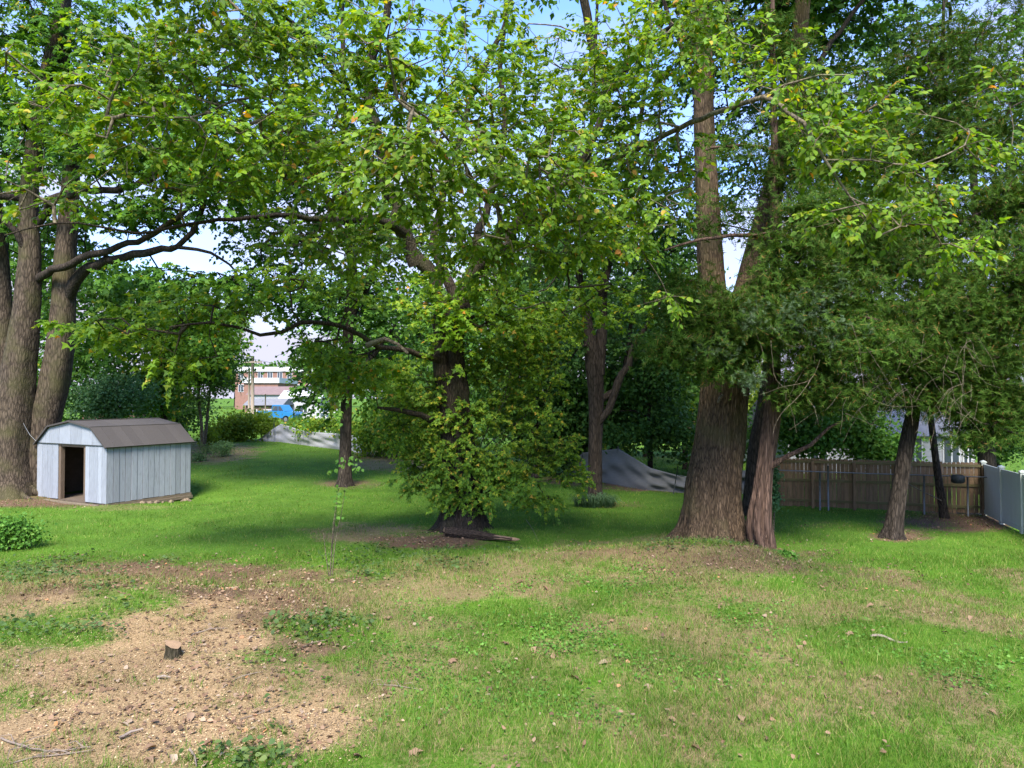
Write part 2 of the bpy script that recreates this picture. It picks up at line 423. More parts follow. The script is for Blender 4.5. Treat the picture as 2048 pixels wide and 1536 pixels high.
# ------------------------------------------------------------------ ground with zones
# zones as (px, py, rx, ry, strength): where each soil / litter / grass patch lies in the yard
Z_SAW = [(330,1225,230,36,.8),(150,1215,160,30,.6),(250,1420,420,170,.9),(560,1440,200,110,.9),(300,1280,300,60,.8),(300,1450,330,130,1),(420,1275,170,48,.95),(90,1440,180,120,1),(630,1455,110,62,.95),(330,1345,260,70,.9),(120,1330,140,30,.6),(480,1215,120,30,.5),(600,1100,0.1,0.1,0)]
Z_LIT = [(500,1250,240,60,.65),(360,1160,420,40,.85),(1330,1110,280,28,.6),(560,1330,140,80,.6),(120,1170,200,40,.6),(300,1150,320,38,.9),(520,1205,190,55,.95),(600,1280,150,40,.8),(470,1320,230,60,.5),(420,1400,260,60,.35),(860,1082,120,20,1),(1910,1042,160,24,.95),(1805,1073,80,13,.8),
         (700,968,75,12,.7),(70,1003,150,18,.8),(1290,972,120,14,.95),(130,880,60,8,.5),(1480,1120,260,38,.65),(1720,1160,140,26,.55),(1230,1010,60,8,.5),(250,500,.1,.1,0),(1640,1050,60,8,.4),(1150,960,80,12,.9)]
Z_DRY = [(890,1182,140,26,1),(720,1215,130,40,.7),(1350,1125,340,50,.75),(1250,1430,230,70,.6),(950,1405,140,45,.6),(1560,1480,140,45,.55),(1610,1355,70,22,.8),(770,1470,140,70,.6),(780,922,100,24,1),(410,905,120,26,.9),
         (1750,1200,240,50,.5),(150,1180,280,50,.95),(80,1310,150,40,.8),(730,1065,150,22,.8),(1150,1120,120,22,.5),(1900,1300,100,30,.3),(1330,1080,80,14,.6),(1050,1500,180,40,.5),(240,1015,110,10,.5)]
Z_GRN = [(90,1275,140,26,.9),(40,1400,90,30,.7),(250,1195,90,32,.9),(660,1255,120,34,.9),(590,1380,40,40,.5),(470,1520,120,30,.8),(210,1215,60,25,.7),(30,1140,80,25,.8)]
Z_WEED = [(830,1125,210,34,1),(660,1255,120,34,1),(90,1275,150,40,.9),(250,1195,90,30,.9),(470,1525,120,25,.8),(60,1150,110,30,.9),(560,1410,45,60,.6),(1400,1095,120,12,.7),(250,1130,160,20,.6)]
Z_CLO = [(1000,1400,300,80,.5),(1300,1330,300,80,.5),(1100,1180,160,30,.6),(1120,1280,280,80,.9),(760,1330,200,60,.8),(1300,1180,200,40,.8),(1650,1270,200,50,.5),(1950,1330,120,70,.7),(950,1240,160,40,.7),(1500,1250,160,50,.5),(500,1040,200,40,.4)]

def zone(zl, px, py, nz):
    w = np.zeros_like(px)
    for (cx, cy, rx, ry, s) in zl:
        if rx < 1: continue
        r2 = ((px - cx) / rx) ** 2 + ((py - cy) / ry) ** 2
        w = np.maximum(w, s * np.clip((1.4 - r2) * .75 + (nz - 0.5) * 1.7, 0, 1))
    return w

def zones_at(x, y):
    z = terr(x, y)
    px, py = proj(x, y, z)
    nz = .7 * fbm(x * 1.5 + 9, y * 1.5 + 3, 5) + .3 * fbm(x * 6 + 1, y * 6 + 2, 3)
    ok = (y > 3)
    saw = zone(Z_SAW, px, py, nz) * ok; lit = zone(Z_LIT, px, py, nz) * ok
    dry = zone(Z_DRY, px, py, nz) * ok; grn = zone(Z_GRN, px, py, nz) * ok
    near = ok & (y < 16)
    dry = np.maximum(dry, np.clip((fbm(x * .6 + 70, y * .6 + 20, 5) - 0.36) * 3.2, 0, 0.8) * near)
    saw = saw * (1 - grn); lit = lit * (1 - grn * 0.8); dry = dry * (1 - grn * 0.6)
    return saw, lit, dry, grn, px, py, z

def make_ground():
    xs = np.concatenate([-np.geomspace(800, 30, 18), np.arange(-28, -13, 0.5), np.arange(-13, 13, 0.13), np.arange(13, 28, 0.5), np.geomspace(30, 800, 18)])
    ys = np.concatenate([[-200, -60, -20, -5, 0, 3], np.arange(4.5, 21, 0.12), np.arange(21, 36, 0.25), np.arange(36, 64, 0.7), np.geomspace(66, 1800, 26)])
    X, Y = np.meshgrid(xs, ys, indexing='ij')
    x, y = X.ravel(), Y.ravel()
    saw, lit, dry, grn, px, py, z = zones_at(x, y)
    near = (y > 4) & (y < 20)
    z = z + near * 0.03 * (fbm(x * 5, y * 5, 3) - 0.5) * (0.4 + saw + lit)
    n, mm = X.shape
    i = np.arange(n - 1)[:, None] * mm + np.arange(mm - 1)[None, :]
    q = np.stack([i, i + mm, i + mm + 1, i + 1], -1).reshape(-1, 4)
    me = np_mesh('ground', np.stack([x, y, z], 1), [q], True)
    ca = me.color_attributes.new('zone', 'FLOAT_COLOR', 'POINT')
    ca.data.foreach_set('color', np.stack([saw, dry, lit, np.ones_like(saw)], 1).astype(np.float32).ravel())
    o = mobj('ground', me, M['ground'])
    tag(o, 'mown green yard with dry patches, sawdust and leaf litter', 'ground', kind='structure')
make_ground()

# ------------------------------------------------------------------ leaf templates
def T(v, f): return np.array(v, float), np.array(f, int)
T_OVATE = T([(0,0,0),(0,.5,-.03),(0,1,-.16),(-.27,.28,.05),(-.25,.6,.0),(.27,.28,.05),(.25,.6,.0)],
            [(0,5,1),(5,6,1),(6,2,1),(0,1,3),(3,1,4),(4,1,2)])
T_RHOMB = T([(0,0,0),(.3,.42,.05),(0,1,-.12),(-.3,.42,.05)], [(0,1,2),(0,2,3)])
T_NARROW = T([(0,0,0),(.16,.45,.03),(0,1,-.12),(-.16,.45,.03)], [(0,1,2),(0,2,3)])
T_MAPLE = T([(0,.3,0),(0,0,0),(.32,.02,-.04),(.2,.28,.02),(.5,.52,-.06),(.17,.56,.02),(0,1,-.1),(-.17,.56,.02),(-.5,.52,-.06),(-.2,.28,.02),(-.32,.02,-.04)],
            [(0,1,2),(0,2,3),(0,3,4),(0,4,5),(0,5,6),(0,6,7),(0,7,8),(0,8,9),(0,9,10),(0,10,1)])
def sprig_template():
    v = []; f = []
    def needle(b, t, w, n):
        b = np.array(b, float); t = np.array(t, float); s = np.cross(t - b, n); s = s / (np.linalg.norm(s) + 1e-9) * w
        k = len(v); v.extend([b - s, b + s, t]); f.append((k, k + 1, k + 2))
    needle((0,0,0), (0,1,-.08), .04, (0,0,1))
    r = random.Random(3)
    for i in range(8):
        t = .12 + .10 * i; s = 1 if i % 2 else -1; l = .44 * (1 - .5 * t)
        a = r.uniform(-.5, .5)
        needle((0, t, -.08*t), (s * l * .75, t + l * .75, a * l), .042, (0, .3, 1))
    return np.array(v, float), np.array(f, int)
T_SPRIG = sprig_template()
T_LOBE = T([(0,.0,0),(.48,.2,-.03),(.2,.42,.04),(.0,1,-.12),(-.2,.42,.04),(-.48,.2,-.03)], [(0,1,2),(0,2,3),(0,3,4),(0,4,5)])

def norm(a): return a / (np.linalg.norm(a, axis=-1, keepdims=True) + 1e-9)

def leaves_mesh(name, pos, d, nrm, L, W, tmpl):
    tv, tf = tmpl
    d = norm(d); s = norm(np.cross(d, nrm)); n = np.cross(s, d)
    V = pos[:, None, :] + L[:, None, None] * (tv[None, :, 0:1] * W[:, None, None] * s[:, None, :] + tv[None, :, 1:2] * d[:, None, :] + tv[None, :, 2:3] * n[:, None, :])
    k = len(tv)
    Fx = tf[None] + (np.arange(len(pos)) * k)[:, None, None]
    return np_mesh(name, V.reshape(-1, 3), [Fx.reshape(-1, 3)])

def tubes_mesh(name, a, b, ra, rb, n=4):
    """each edge a small frustum"""
    d = norm(b - a)
    ref = np.where(np.abs(d[:, 2:3]) < .9, np.array([[0, 0, 1.]]), np.array([[1., 0, 0]]))
    u = norm(np.cross(d, ref)); w = np.cross(d, u)
    an = 2 * np.pi * np.arange(n) / n
    c = np.cos(an)[None, :, None]; s = np.sin(an)[None, :, None]
    o = c * u[:, None, :] + s * w[:, None, :]
    ext = d * (ra[:, None] * .4)
    A = (a - ext)[:, None, :] + ra[:, None, None] * o
    B = (b + ext * .6)[:, None, :] + rb[:, None, None] * o
    V = np.concatenate([A, B], 1).reshape(-1, 3)
    k = np.arange(n); q = np.stack([k, (k + 1) % n, n + (k + 1) % n, n + k], 1)
    Fx = (q[None] + (np.arange(len(a)) * 2 * n)[:, None, None]).reshape(-1, 4)
    return V, Fx

def catmull(pts, step=0.35):
    pts = np.array(pts, float); out = []
    n = len(pts)
    for i in range(n - 1):
        p0, p1, p2, p3 = pts[max(i - 1, 0)], pts[i], pts[i + 1], pts[min(i + 2, n - 1)]
        k = max(1, int(np.linalg.norm((p2 - p1)[:3]) / step))
        for t in np.arange(k) / k:
            out.append(.5 * ((2 * p1) + (-p0 + p2) * t + (2 * p0 - 5 * p1 + 4 * p2 - p3) * t * t + (-p0 + 3 * p1 - 3 * p2 + p3) * t ** 3))
    out.append(pts[-1])
    return np.array(out)

def trunk_verts(path, nseg=16, disp=None):
    """path (n,4): xyz + radius. returns verts, quads (continuous tube)"""
    n = len(path); c = path[:, :3]; r = np.maximum(path[:, 3], .003)
    tan = norm(np.gradient(c, axis=0))
    u = np.cross(tan[0], [0.3, 1.0, 0.1]); u /= np.linalg.norm(u)
    an = 2 * np.pi * np.arange(nseg) / nseg
    ln = np.concatenate([[0], np.cumsum(np.linalg.norm(np.diff(c, axis=0), axis=1))])
    V = []
    for i in range(n):
        u = u - tan[i] * np.dot(u, tan[i]); u /= np.linalg.norm(u)
        w = np.cross(tan[i], u)
        rr = r[i] * (disp(an, ln[i], ln[-1]) if disp is not None else 1 + .05 * np.sin(3 * an + ln[i] * 1.7) + .03 * np.sin(5 * an - ln[i] * 2.3))
        V.append(c[i] + (rr * np.cos(an))[:, None] * u + (rr * np.sin(an))[:, None] * w)
    V = np.concatenate(V + [c[-1:] + tan[-1:] * r[-1]])
    i = np.arange(n - 1)[:, None] * nseg; k = np.arange(nseg)[None]
    Q = np.stack([i + k, i + (k + 1) % nseg, i + nseg + (k + 1) % nseg, i + nseg + k], -1).reshape(-1, 4)
    k = np.arange(nseg); b = (n - 1) * nseg
    Tt = np.stack([b + k, b + (k + 1) % nseg, np.full(nseg, n * nseg)], 1)
    return V, Q, Tt

class Tree:
    def __init__(s, name, label, base, group=None, cat='tree'):
        s.root = empty(name, base); tag(s.root, label, cat, group)
        s.base = np.array(base, float)
        s.pos = []; s.par = []; s.rad = []       # skeleton
        s.ends = []                               # (node, dir)
        s.leafsets = []
    def limb(s, px_pts, mat, name='limb', nseg=10, disp=None, step=.35, smooth=True):
        pts = []
        for q in px_pts:
            w = P(q[0], q[1], q[2]); pts.append([*w, q[3] * .5 * q[2] / F])
        return s.limb_w(pts, mat, name, nseg, disp, step, smooth)
    def limb_w(s, pts, mat, name='limb', nseg=10, disp=None, step=.35, smooth=True):
        path = catmull(pts, step)
        if name == 'limb' and len(path) > 4:      # slightly crooked
            j = RNG.normal(0, 1, (len(path), 3)) * path[:, 3:4] * .35; j[:2] = 0
            path[:, :3] += j
        V, Q, Tt = trunk_verts(path, nseg, disp)
        me = np_mesh(name, V - s.base, [Q, Tt], smooth)
        mobj(name, me, mat, s.root)
        k = len(s.pos)
        for i, p in enumerate(path):
            s.pos.append(p[:3]); s.par.append(k + i - 1 if i else -1); s.rad.append(p[3])
        return k, len(s.pos)
    def grow(s, targets, mat, skip_low=None, sag=.12, maxr=.05, tip=.004, seg=.3, name='branches'):
        """connect every target to the nearest wood by a bent twig path"""
        if len(targets) == 0: return
        N0 = len(s.pos)
        cap = N0 + len(targets) * 14
        P_ = np.zeros((cap, 3)); P_[:N0] = np.array(s.pos); n = N0
        par = list(s.par); minz = s.base[2] + (skip_low if skip_low else 0)
        d0 = np.array([np.min(np.sum((P_[:N0] - t) ** 2, 1)) for t in targets])
        usable = np.ones(cap, bool); usable[:N0] = P_[:N0, 2] >= minz
        newn = []
        for ti in np.argsort(d0):
            t = targets[ti]
            dd = np.sum((P_[:n] - t) ** 2, 1); dd[~usable[:n]] = 1e9
            dd = dd + np.where(P_[:n, 2] > t[2] + .2, .5 * dd, 0)
            k = int(np.argmin(dd)); a = P_[k]; dist = np.linalg.norm(t - a)
            pa = par[k]
            pd = (a - P_[pa]) if pa >= 0 else np.array([0, 0, 1.])
            pd = pd / (np.linalg.norm(pd) + 1e-9)
            m = min(12, max(1, int(dist / seg)))
            c = a + (pd * .35 + np.array([0, 0, sag])) * dist * .5 + (t - a) * .25
            last = k
            for j in range(1, m + 1):
                f = j / m
                q = (1 - f) ** 2 * a + 2 * f * (1 - f) * c + f * f * t
                if j < m: q = q + RNG.normal(0, .025 * min(dist, 1.5), 3)
                if n >= cap: break
                P_[n] = q; par.append(last); last = n; n += 1
            v = P_[last] - P_[par[last]] if par[last] >= 0 else t - a
            s.ends.append((last, P_[last].copy(), v / (np.linalg.norm(v) + 1e-9)))
        cnt = np.zeros(n)
        for e in s.ends:
            cnt[e[0]] += 1
        for i in range(n - 1, -1, -1):
            if par[i] >= 0: cnt[par[i]] += cnt[i]
        r = np.minimum(maxr, tip * np.maximum(cnt, 1) ** .46)
        idx = np.arange(N0, n); pr = np.array(par)[idx]
        ra = np.where(pr >= N0, r[pr], np.minimum(r[idx] * 1.15, maxr)); rb = r[idx]
        thick = rb > .014
        Vs = []; Fs = []; off = 0
        for sel, ns in ((thick, 6), (~thick, 3)):
            if sel.any():
                V, Fx = tubes_mesh('', P_[pr][sel], P_[idx][sel], ra[sel], rb[sel], ns)
                Vs.append(V); Fs.append(Fx + off); off += len(V)
        me = np_mesh(name, np.concatenate(Vs) - s.base, Fs, True)
        o = mobj(name, me, mat, s.root); tag(o, kind='stuff')
        s.pos = list(P_[:n]); s.par = par
    def sprays(s, mat, tmpl, leaf=(.09, .13), nleaf=9, sub=3, tw=.5, width=1.0, name='crown', face=(0, -.45, .75), jit=.45, twig_mat=None, droop=.25, parts=0, part_name='leaf'):
        E = s.ends; s.ends = []
        if not E: return
        p = np.array([e[1] for e in E]); d = np.array([e[2] for e in E])
        n = len(E)
        p = np.repeat(p, sub, 0); d = np.repeat(d, sub, 0)
        yaw = RNG.uniform(-1.1, 1.1, len(p)); c, sn = np.cos(yaw), np.sin(yaw)
        d = np.stack([d[:, 0] * c - d[:, 1] * sn, d[:, 0] * sn + d[:, 1] * c, d[:, 2] * .5 + RNG.normal(-.05, .28, len(p))], 1)
        d = norm(d)
        l = tw * RNG.uniform(.6, 1.25, len(p))
        tt = np.linspace(.12, 1, nleaf)
        t = np.clip(tt[None] + RNG.normal(0, .04, (len(p), nleaf)), .02, 1.05)
        down = np.array([0, 0, -1.])
        side = norm(np.cross(d, down))
        pos = p[:, None] + d[:, None] * (t * l[:, None])[..., None] + down * (droop * t ** 2 * l[:, None])[..., None]
        sg = np.where(np.arange(nleaf) % 2 == 0, 1, -1)[None, :, None]
        ld = d[:, None] * RNG.uniform(.25, .8, t.shape)[..., None] + side[:, None] * sg * RNG.uniform(.4, 1, t.shape)[..., None] + down * RNG.uniform(.05, .7, t.shape)[..., None]
        ld[:, -1] = d + down * .4
        nr = np.array(face)[None, None] + RNG.normal(0, jit, (*t.shape, 3))
        pos = pos.reshape(-1, 3); ld = ld.reshape(-1, 3); nr = nr.reshape(-1, 3)
        Ls = RNG.uniform(leaf[0], leaf[1], len(pos)); Ws = width * RNG.uniform(.85, 1.2, len(pos))
        keep = np.ones(len(pos), bool)
        if parts:
            px, py = proj(pos[:, 0], pos[:, 1], pos[:, 2])
            vis = (px > 20) & (px < 2028) & (py > 20) & (py < 900)
            sc = np.where(vis, Ls / pos[:, 1], 0)
            top = np.argsort(-sc)[:parts]; keep[top] = False
            tv, tf = tmpl
            lm = np_mesh(part_name, tv, [tf]); lm.materials.append(mat)
            dd = norm(ld); ss = norm(np.cross(dd, nr)); nn = np.cross(ss, dd)
            for i in top:
                o = bpy.data.objects.new(part_name, lm)
                mt = np.eye(4); mt[:3, 0] = ss[i] * Ls[i] * Ws[i]; mt[:3, 1] = dd[i] * Ls[i]; mt[:3, 2] = nn[i] * Ls[i]
                mt[:3, 3] = pos[i] - s.base
                o.matrix_local = Matrix(mt.tolist())
                link(o, s.root)
                o.matrix_parent_inverse = Matrix.Identity(4)
        me = leaves_mesh(name, pos[keep] - s.base, ld[keep], nr[keep], Ls[keep], Ws[keep], tmpl)
        o = mobj(name, me, mat, s.root); tag(o, kind='stuff')
        # thin leaf-bearing twigs
        if twig_mat:
            k = 3; a = []; b = []
            for j in range(k):
                f0, f1 = j / k, (j + 1) / k
                a.append(p + d * (f0 * l)[:, None] + down * (droop * f0 ** 2 * l)[:, None])
                b.append(p + d * (f1 * l)[:, None] + down * (droop * f1 ** 2 * l)[:, None])
            a = np.concatenate(a); b = np.concatenate(b)
            V, Fx = tubes_mesh('', a, b, np.full(len(a), .004), np.full(len(a), .003), 3)
            o = mobj('twigs', np_mesh('twigs', V - s.base, [Fx]), twig_mat, s.root); tag(o, kind='stuff')
        return o

DENS = 1.5
def clump_pts(clumps, dens=None, hmin=.25):
    out = []
    for (px, py, D, rx, ry, rd, n) in clumps:
        n = max(1, int(n * (dens or DENS)))
        c = P(px, py, D)
        v = RNG.normal(0, 1, (n, 3)); v = norm(v) * (RNG.random((n, 1)) ** (1 / 2.2))
        q = c + np.stack([v[:, 0] * rx * D / F, v[:, 1] * rd, v[:, 2] * ry * D / F], 1)
        out.append(q)
    q = np.concatenate(out)
    return q[q[:, 2] > terr(q[:, 0], q[:, 1]) + hmin]

def leaf_cloud(root, clumps, n_per, sigma, leaf, mat, tmpl, name='crown', face=(0, -.5, .7), jit=.6, width=1.0, down=.5, wd=1.0):
    """clusters of leaves round many small centres"""
    base = np.array(root.location)
    c = clump_pts(clumps, 1.25 * wd, -.05)
    p = np.repeat(c, n_per, 0)
    sg = np.repeat(RNG.uniform(.55, 1.3, (len(c), 1)), n_per, 0) * sigma
    p = p + RNG.normal(0, 1, p.shape) * sg * np.array([1.15, 1.15, .75])
    gz = terr(p[:, 0], p[:, 1]) + .03
    p[:, 2] = np.maximum(p[:, 2], gz + RNG.random(len(p)) * .15)
    d = RNG.normal(0, 1, p.shape) + np.array([0, 0, -down]); nr = np.array(face) + RNG.normal(0, jit, p.shape)
    Ls = RNG.uniform(leaf[0], leaf[1], len(p)); Ws = width * RNG.uniform(.8, 1.25, len(p))
    me = leaves_mesh(name, p - base, d, nr, Ls, Ws, tmpl)
    o = mobj(name, me, mat, root); tag(o, kind='stuff')
    return c

# ================================================================== the trees of the yard
def flare(k=.5, fl=.9, lobes=5, amp=.06, seed=0, ridges=0, ramp_=0.03):
    def f(an, l, tot):
        b = math.exp(-l / k)
        r = 1 + amp * np.sin(lobes * an + seed + .25 * l) * (1 + 2.2 * b) + amp * .6 * np.sin((lobes + 2) * an - seed * 2 - .4 * l)
        r = r + fl * b * .12 * (1 + np.sin(lobes * an + seed))
        if ridges:
            ph = an * ridges + 1.5 * np.sin(l * 2.1 + an * 2) + seed
            r = r + ramp_ * (np.abs(np.sin(ph * .5)) - .5) * 2 + ramp_ * .8 * np.sin(an * ridges * .37 + l * 3.1)
        return r * .87
    return f

# ---- twin-stemmed maple behind the shed
b = G(30, 990)
t1 = Tree('maple_tree', 'thick old multi-stemmed maple standing behind the white shed', b)
D = b[1]
t1.limb([(18, 1010, D, 140), (20, 940, D, 100), (26, 860, D, 84), (38, 750, D, 68), (52, 640, D, 55), (60, 530, D, 45), (58, 400, D, 38), (72, 260, D, 32), (100, 120, D, 28), (135, -60, D, 22), (160, -300, D, 10)], M['bark_maple'], 'trunk', 20, flare(.6, 1.2, 5, .05, 1, 14))
t1.limb([(70, 1000, D + .5, 70), (82, 880, D + .5, 62), (112, 750, D + .5, 58), (126, 630, D + .5, 50), (130, 520, D + .5, 42), (138, 420, D + .5, 37), (142, 300, D + .5, 30), (128, 110, D + .5, 26), (140, -100, D, 20), (170, -350, D, 9)], M['bark_maple'], 'trunk', 18, flare(.4, .6, 4, .05, 2, 12))
t1.limb([(-4, 1000, D + 1.2, 44), (-6, 850, D + 1.4, 40), (8, 650, D + 1.6, 34), (0, 480, D + 1.6, 26), (-20, 250, D + 1.6, 20)], M['bark_maple'], 'trunk', 14, flare(.4, .6, 4, .05, 3, 10))
t1.limb([(138, 590, D + .4, 26), (165, 545, D, 21), (230, 515, D - .4, 17), (300, 502, D - .8, 15), (355, 492, D - 1, 11), (392, 445, D - 1, 11), (420, 360, D - 1, 11), (445, 280, D - 1.4, 7)], M['bark_dark'])
t1.limb([(72, 560, D, 17), (110, 538, D - .3, 15), (200, 505, D - .6, 14), (260, 488, D - .8, 12), (320, 460, D - 1.2, 11), (385, 410, D - 1.5, 9), (440, 378, D - 1.8, 6)], M['bark_dark'])
t1.limb([(76, 450, D, 16), (100, 412, D - .4, 15), (140, 388, D - .8, 14), (250, 375, D - 1.4, 13), (310, 350, D - 1.8, 11), (352, 300, D - 2, 7), (430, 250, D - 2, 5)], M['bark_dark'])
t1.limb([(52, 400, D, 15), (5, 392, D - .5, 13), (-70, 405, D - 1, 8)], M['bark_dark'])
t1.limb([(60, 520, D, 15), (30, 460, D - .5, 13), (-20, 420, D - 1, 10)], M['bark_dark'])
t1.limb([(140, 330, D, 18), (200, 250, D - .5, 12), (300, 160, D - 1, 9), (380, 60, D - 1, 5)], M['bark_dark'])
t1.limb([(350, 494, D - 1, 8), (420, 505, D - 1, 6), (470, 540, D - 1, 4)], M['bark_dark'])
c = [(60, 60, D, 170, 110, 3, 120), (60, 230, D, 130, 110, 2.5, 110), (230, 110, D, 170, 120, 3, 120), (250, 300, D - 1, 150, 80, 2.5, 110), (400, 180, D - 1, 140, 120, 2.5, 90),
     (400, 330, D - 1.5, 110, 70, 2, 80), (470, 400, D - 1.5, 80, 60, 2, 40), (280, 420, D - 1, 130, 45, 2, 60), (-60, 350, D, 90, 160, 2, 60), (560, 260, D - 1, 90, 120, 2, 50), (120, 480, D + 2.5, 110, 80, 1.5, 45), (540, 60, D, 120, 90, 2, 50),
     (330, 560, D - .5, 130, 28, 2, 30), (460, 570, D - .5, 90, 30, 1.5, 28), (100, 640, D + 3, 60, 90, 1, 25)]
t1.grow(clump_pts(c), M['bark_dark'], 4.5, maxr=.09, tip=.007, seg=.5)
t1.sprays(M['leaf_maple'], T_LOBE, (.16, .24), 9, 3, .65, 1.2, twig_mat=None)
c = [(60, -200, D, 300, 140, 3, 30)]
t1.grow(clump_pts(c), M['bark_dark'], 6, maxr=.06, tip=.008, seg=.9, name='upper_branches')
t1.sprays(M['leaf_maple'], T_RHOMB, (.3, .42), 8, 3, 1.1, 1.3, name='upper_crown')

# ---- central forked tree
b = G(925, 1058)
t2 = Tree('forked_tree', 'large forked tree in the middle with bright yellow-green leaves', b)
D = b[1]
t2.limb([(925, 1075, D, 120), (925, 1030, D, 98), (922, 960, D, 88), (915, 880, D, 80), (908, 800, D, 70), (906, 755, D, 56), (906, 725, D, 24)], M['bark'], 'trunk', 28, flare(.35, 2.2, 6, .05, .5, 22, .04), .1)
t2.limb([(900, 850, D, 48), (890, 780, D, 40), (885, 700, D, 36), (880, 610, D + .1, 33), (862, 560, D, 30), (832, 520, D - .2, 28), (812, 470, D - .5, 27), (770, 445, D - 1.2, 20), (700, 436, D - 2.2, 15), (620, 436, D - 3.2, 11), (550, 431, D - 4, 10), (470, 437, D - 4.8, 8), (400, 446, D - 5.4, 7), (270, 466, D - 6.4, 5), (200, 452, D - 7, 4), (110, 446, D - 7.5, 4), (10, 470, D - 8, 3)], M['bark'], 'limb', 14)
t2.limb([(914, 850, D - .1, 48), (914, 780, D - .15, 36), (917, 710, D - .2, 31), (924, 650, D - .2, 29), (930, 590, D - .2, 26), (947, 548, D - .3, 28), (1000, 505, D - .6, 24), (1040, 440, D - 1, 24), (1080, 388, D - 1.4, 22), (1150, 335, D - 2, 20), (1190, 280, D - 2.4, 16), (1210, 180, D - 2.6, 14), (1165, 0, D - 2.8, 18), (1180, -150, D - 3, 10)], M['bark'], 'limb', 14)
t2.limb([(832, 530, D - .2, 30), (812, 480, D - .4, 26), (775, 360, D - .7, 24), (745, 240, D - 1, 22), (735, 150, D - 1.2, 20), (770, 40, D - 1.4, 16), (785, -120, D - 1.5, 10)], M['bark'])
t2.limb([(918, 610, D, 24), (895, 560, D, 22), (868, 510, D, 18), (880, 430, D + .2, 14), (905, 330, D + .4, 12), (950, 180, D + .4, 11), (1010, 40, D + .3, 9), (1020, -120, D, 5)], M['bark'])
t2.limb([(945, 545, D - .2, 20), (955, 480, D, 18), (985, 380, D + .4, 14), (1010, 260, D + .6, 12), (1000, 120, D + .8, 10), (1030, -50, D + .8, 6)], M['bark'])
t2.limb([(880, 720, D - .3, 15), (815, 703, D - 1.2, 11), (760, 695, D - 1.8, 10), (722, 668, D - 2.2, 9), (680, 652, D - 2.7, 8), (600, 645, D - 3.6, 9), (560, 664, D - 4, 8), (520, 672, D - 4.3, 7), (480, 655, D - 4.7, 6), (420, 645, D - 5.2, 5), (340, 655, D - 6, 4)], M['bark'])
t2.limb([(735, 690, D - 2, 13), (770, 678, D - 2.4, 9), (795, 688, D - 2.7, 7), (815, 706, D - 2.9, 6)], M['twig'], 'broken_limb', 8)
t2.limb([(880, 850, D - .3, 16), (840, 830, D - .8, 12), (790, 820, D - 1.2, 9), (755, 815, D - 1.6, 5)], M['bark'])
# long near branch arching to the right over the yard
t2.limb([(1080, 390, D - 1.4, 16), (1180, 340, D - 3.2, 13), (1290, 290, D - 5.4, 11), (1400, 238, D - 7.4, 10), (1525, 195, D - 9.2, 10), (1575, 225, D - 9.8, 9), (1605, 245, D - 10.1, 8), (1650, 320, D - 10.4, 6), (1700, 395, D - 10.4, 4), (1760, 470, D - 10.4, 3)], M['twig'])
t2.limb([(1525, 195, D - 9.2, 6), (1570, 170, D - 9.8, 5), (1640, 150, D - 10, 4), (1700, 150, D - 10.2, 3)], M['twig'])
t2.limb([(1650, 320, D - 10.4, 4), (1740, 320, D - 10.5, 4), (1840, 330, D - 10.2, 3), (1930, 290, D - 10, 2.5)], M['twig'])
t2.limb([(1210, 190, D - 2.6, 12), (1290, 90, D - 5, 9), (1400, 20, D - 7, 7), (1480, -20, D - 8, 5)], M['bark'])
t2.limb([(745, 250, D - 1, 12), (680, 160, D - 4, 12), (600, 60, D - 6, 10), (540, 0, D - 7, 8), (470, -60, D - 8, 5)], M['bark'])
t2.limb([(690, 470, D - 2, 12), (640, 380, D - 4.5, 9), (570, 230, D - 6.2, 8), (540, 195, D - 6.6, 7), (470, 200, D - 7.2, 5), (380, 235, D - 8, 4), (250, 230, D - 8.6, 3)], M['twig'])
t2.limb([(980, 520, D - .6, 12), (1000, 430, D - 4, 9), (960, 390, D - 7, 8), (920, 310, D - 8.4, 6), (860, 240, D - 9.2, 5), (800, 200, D - 9.8, 4)], M['twig'])
c = [(140, 220, D - 7, 170, 110, 2, 60), (330, 190, D - 7.5, 190, 120, 2, 85), (520, 120, D - 7, 170, 120, 2, 75), (590, 300, D - 7, 170, 110, 2, 85), (790, 130, D - 8.5, 160, 130, 2, 80),
     (850, 330, D - 9, 190, 110, 1.6, 95), (1010, 190, D - 7, 160, 130, 2.4, 70), (1080, 350, D - 7, 170, 110, 2, 85), (1230, 150, D - 6.5, 160, 130, 2, 80), (1210, 440, D - 6.5, 150, 80, 2, 65),
     (960, 500, D - 5.5, 220, 60, 2, 70), (680, 480, D - 5.5, 160, 50, 2, 50), (60, 380, D - 7, 140, 60, 1.5, 25), (380, 330, D - 7, 160, 60, 2, 45), (470, 20, D - 8, 220, 60, 2, 50), (980, 30, D - 6, 120, 60, 2, 12), (1380, 60, D - 7.5, 120, 100, 1.8, 45),
     (1300, 320, D - 6, 110, 110, 1.5, 45)]
t2.grow(clump_pts(c, 1.3), M['twig'], 3.2, maxr=.05, tip=.005, seg=.3)
t2.sprays(M['leaf_bright'], T_OVATE, (.065, .155), 11, 3, .42, 1.1, twig_mat=M['twig'], parts=200)
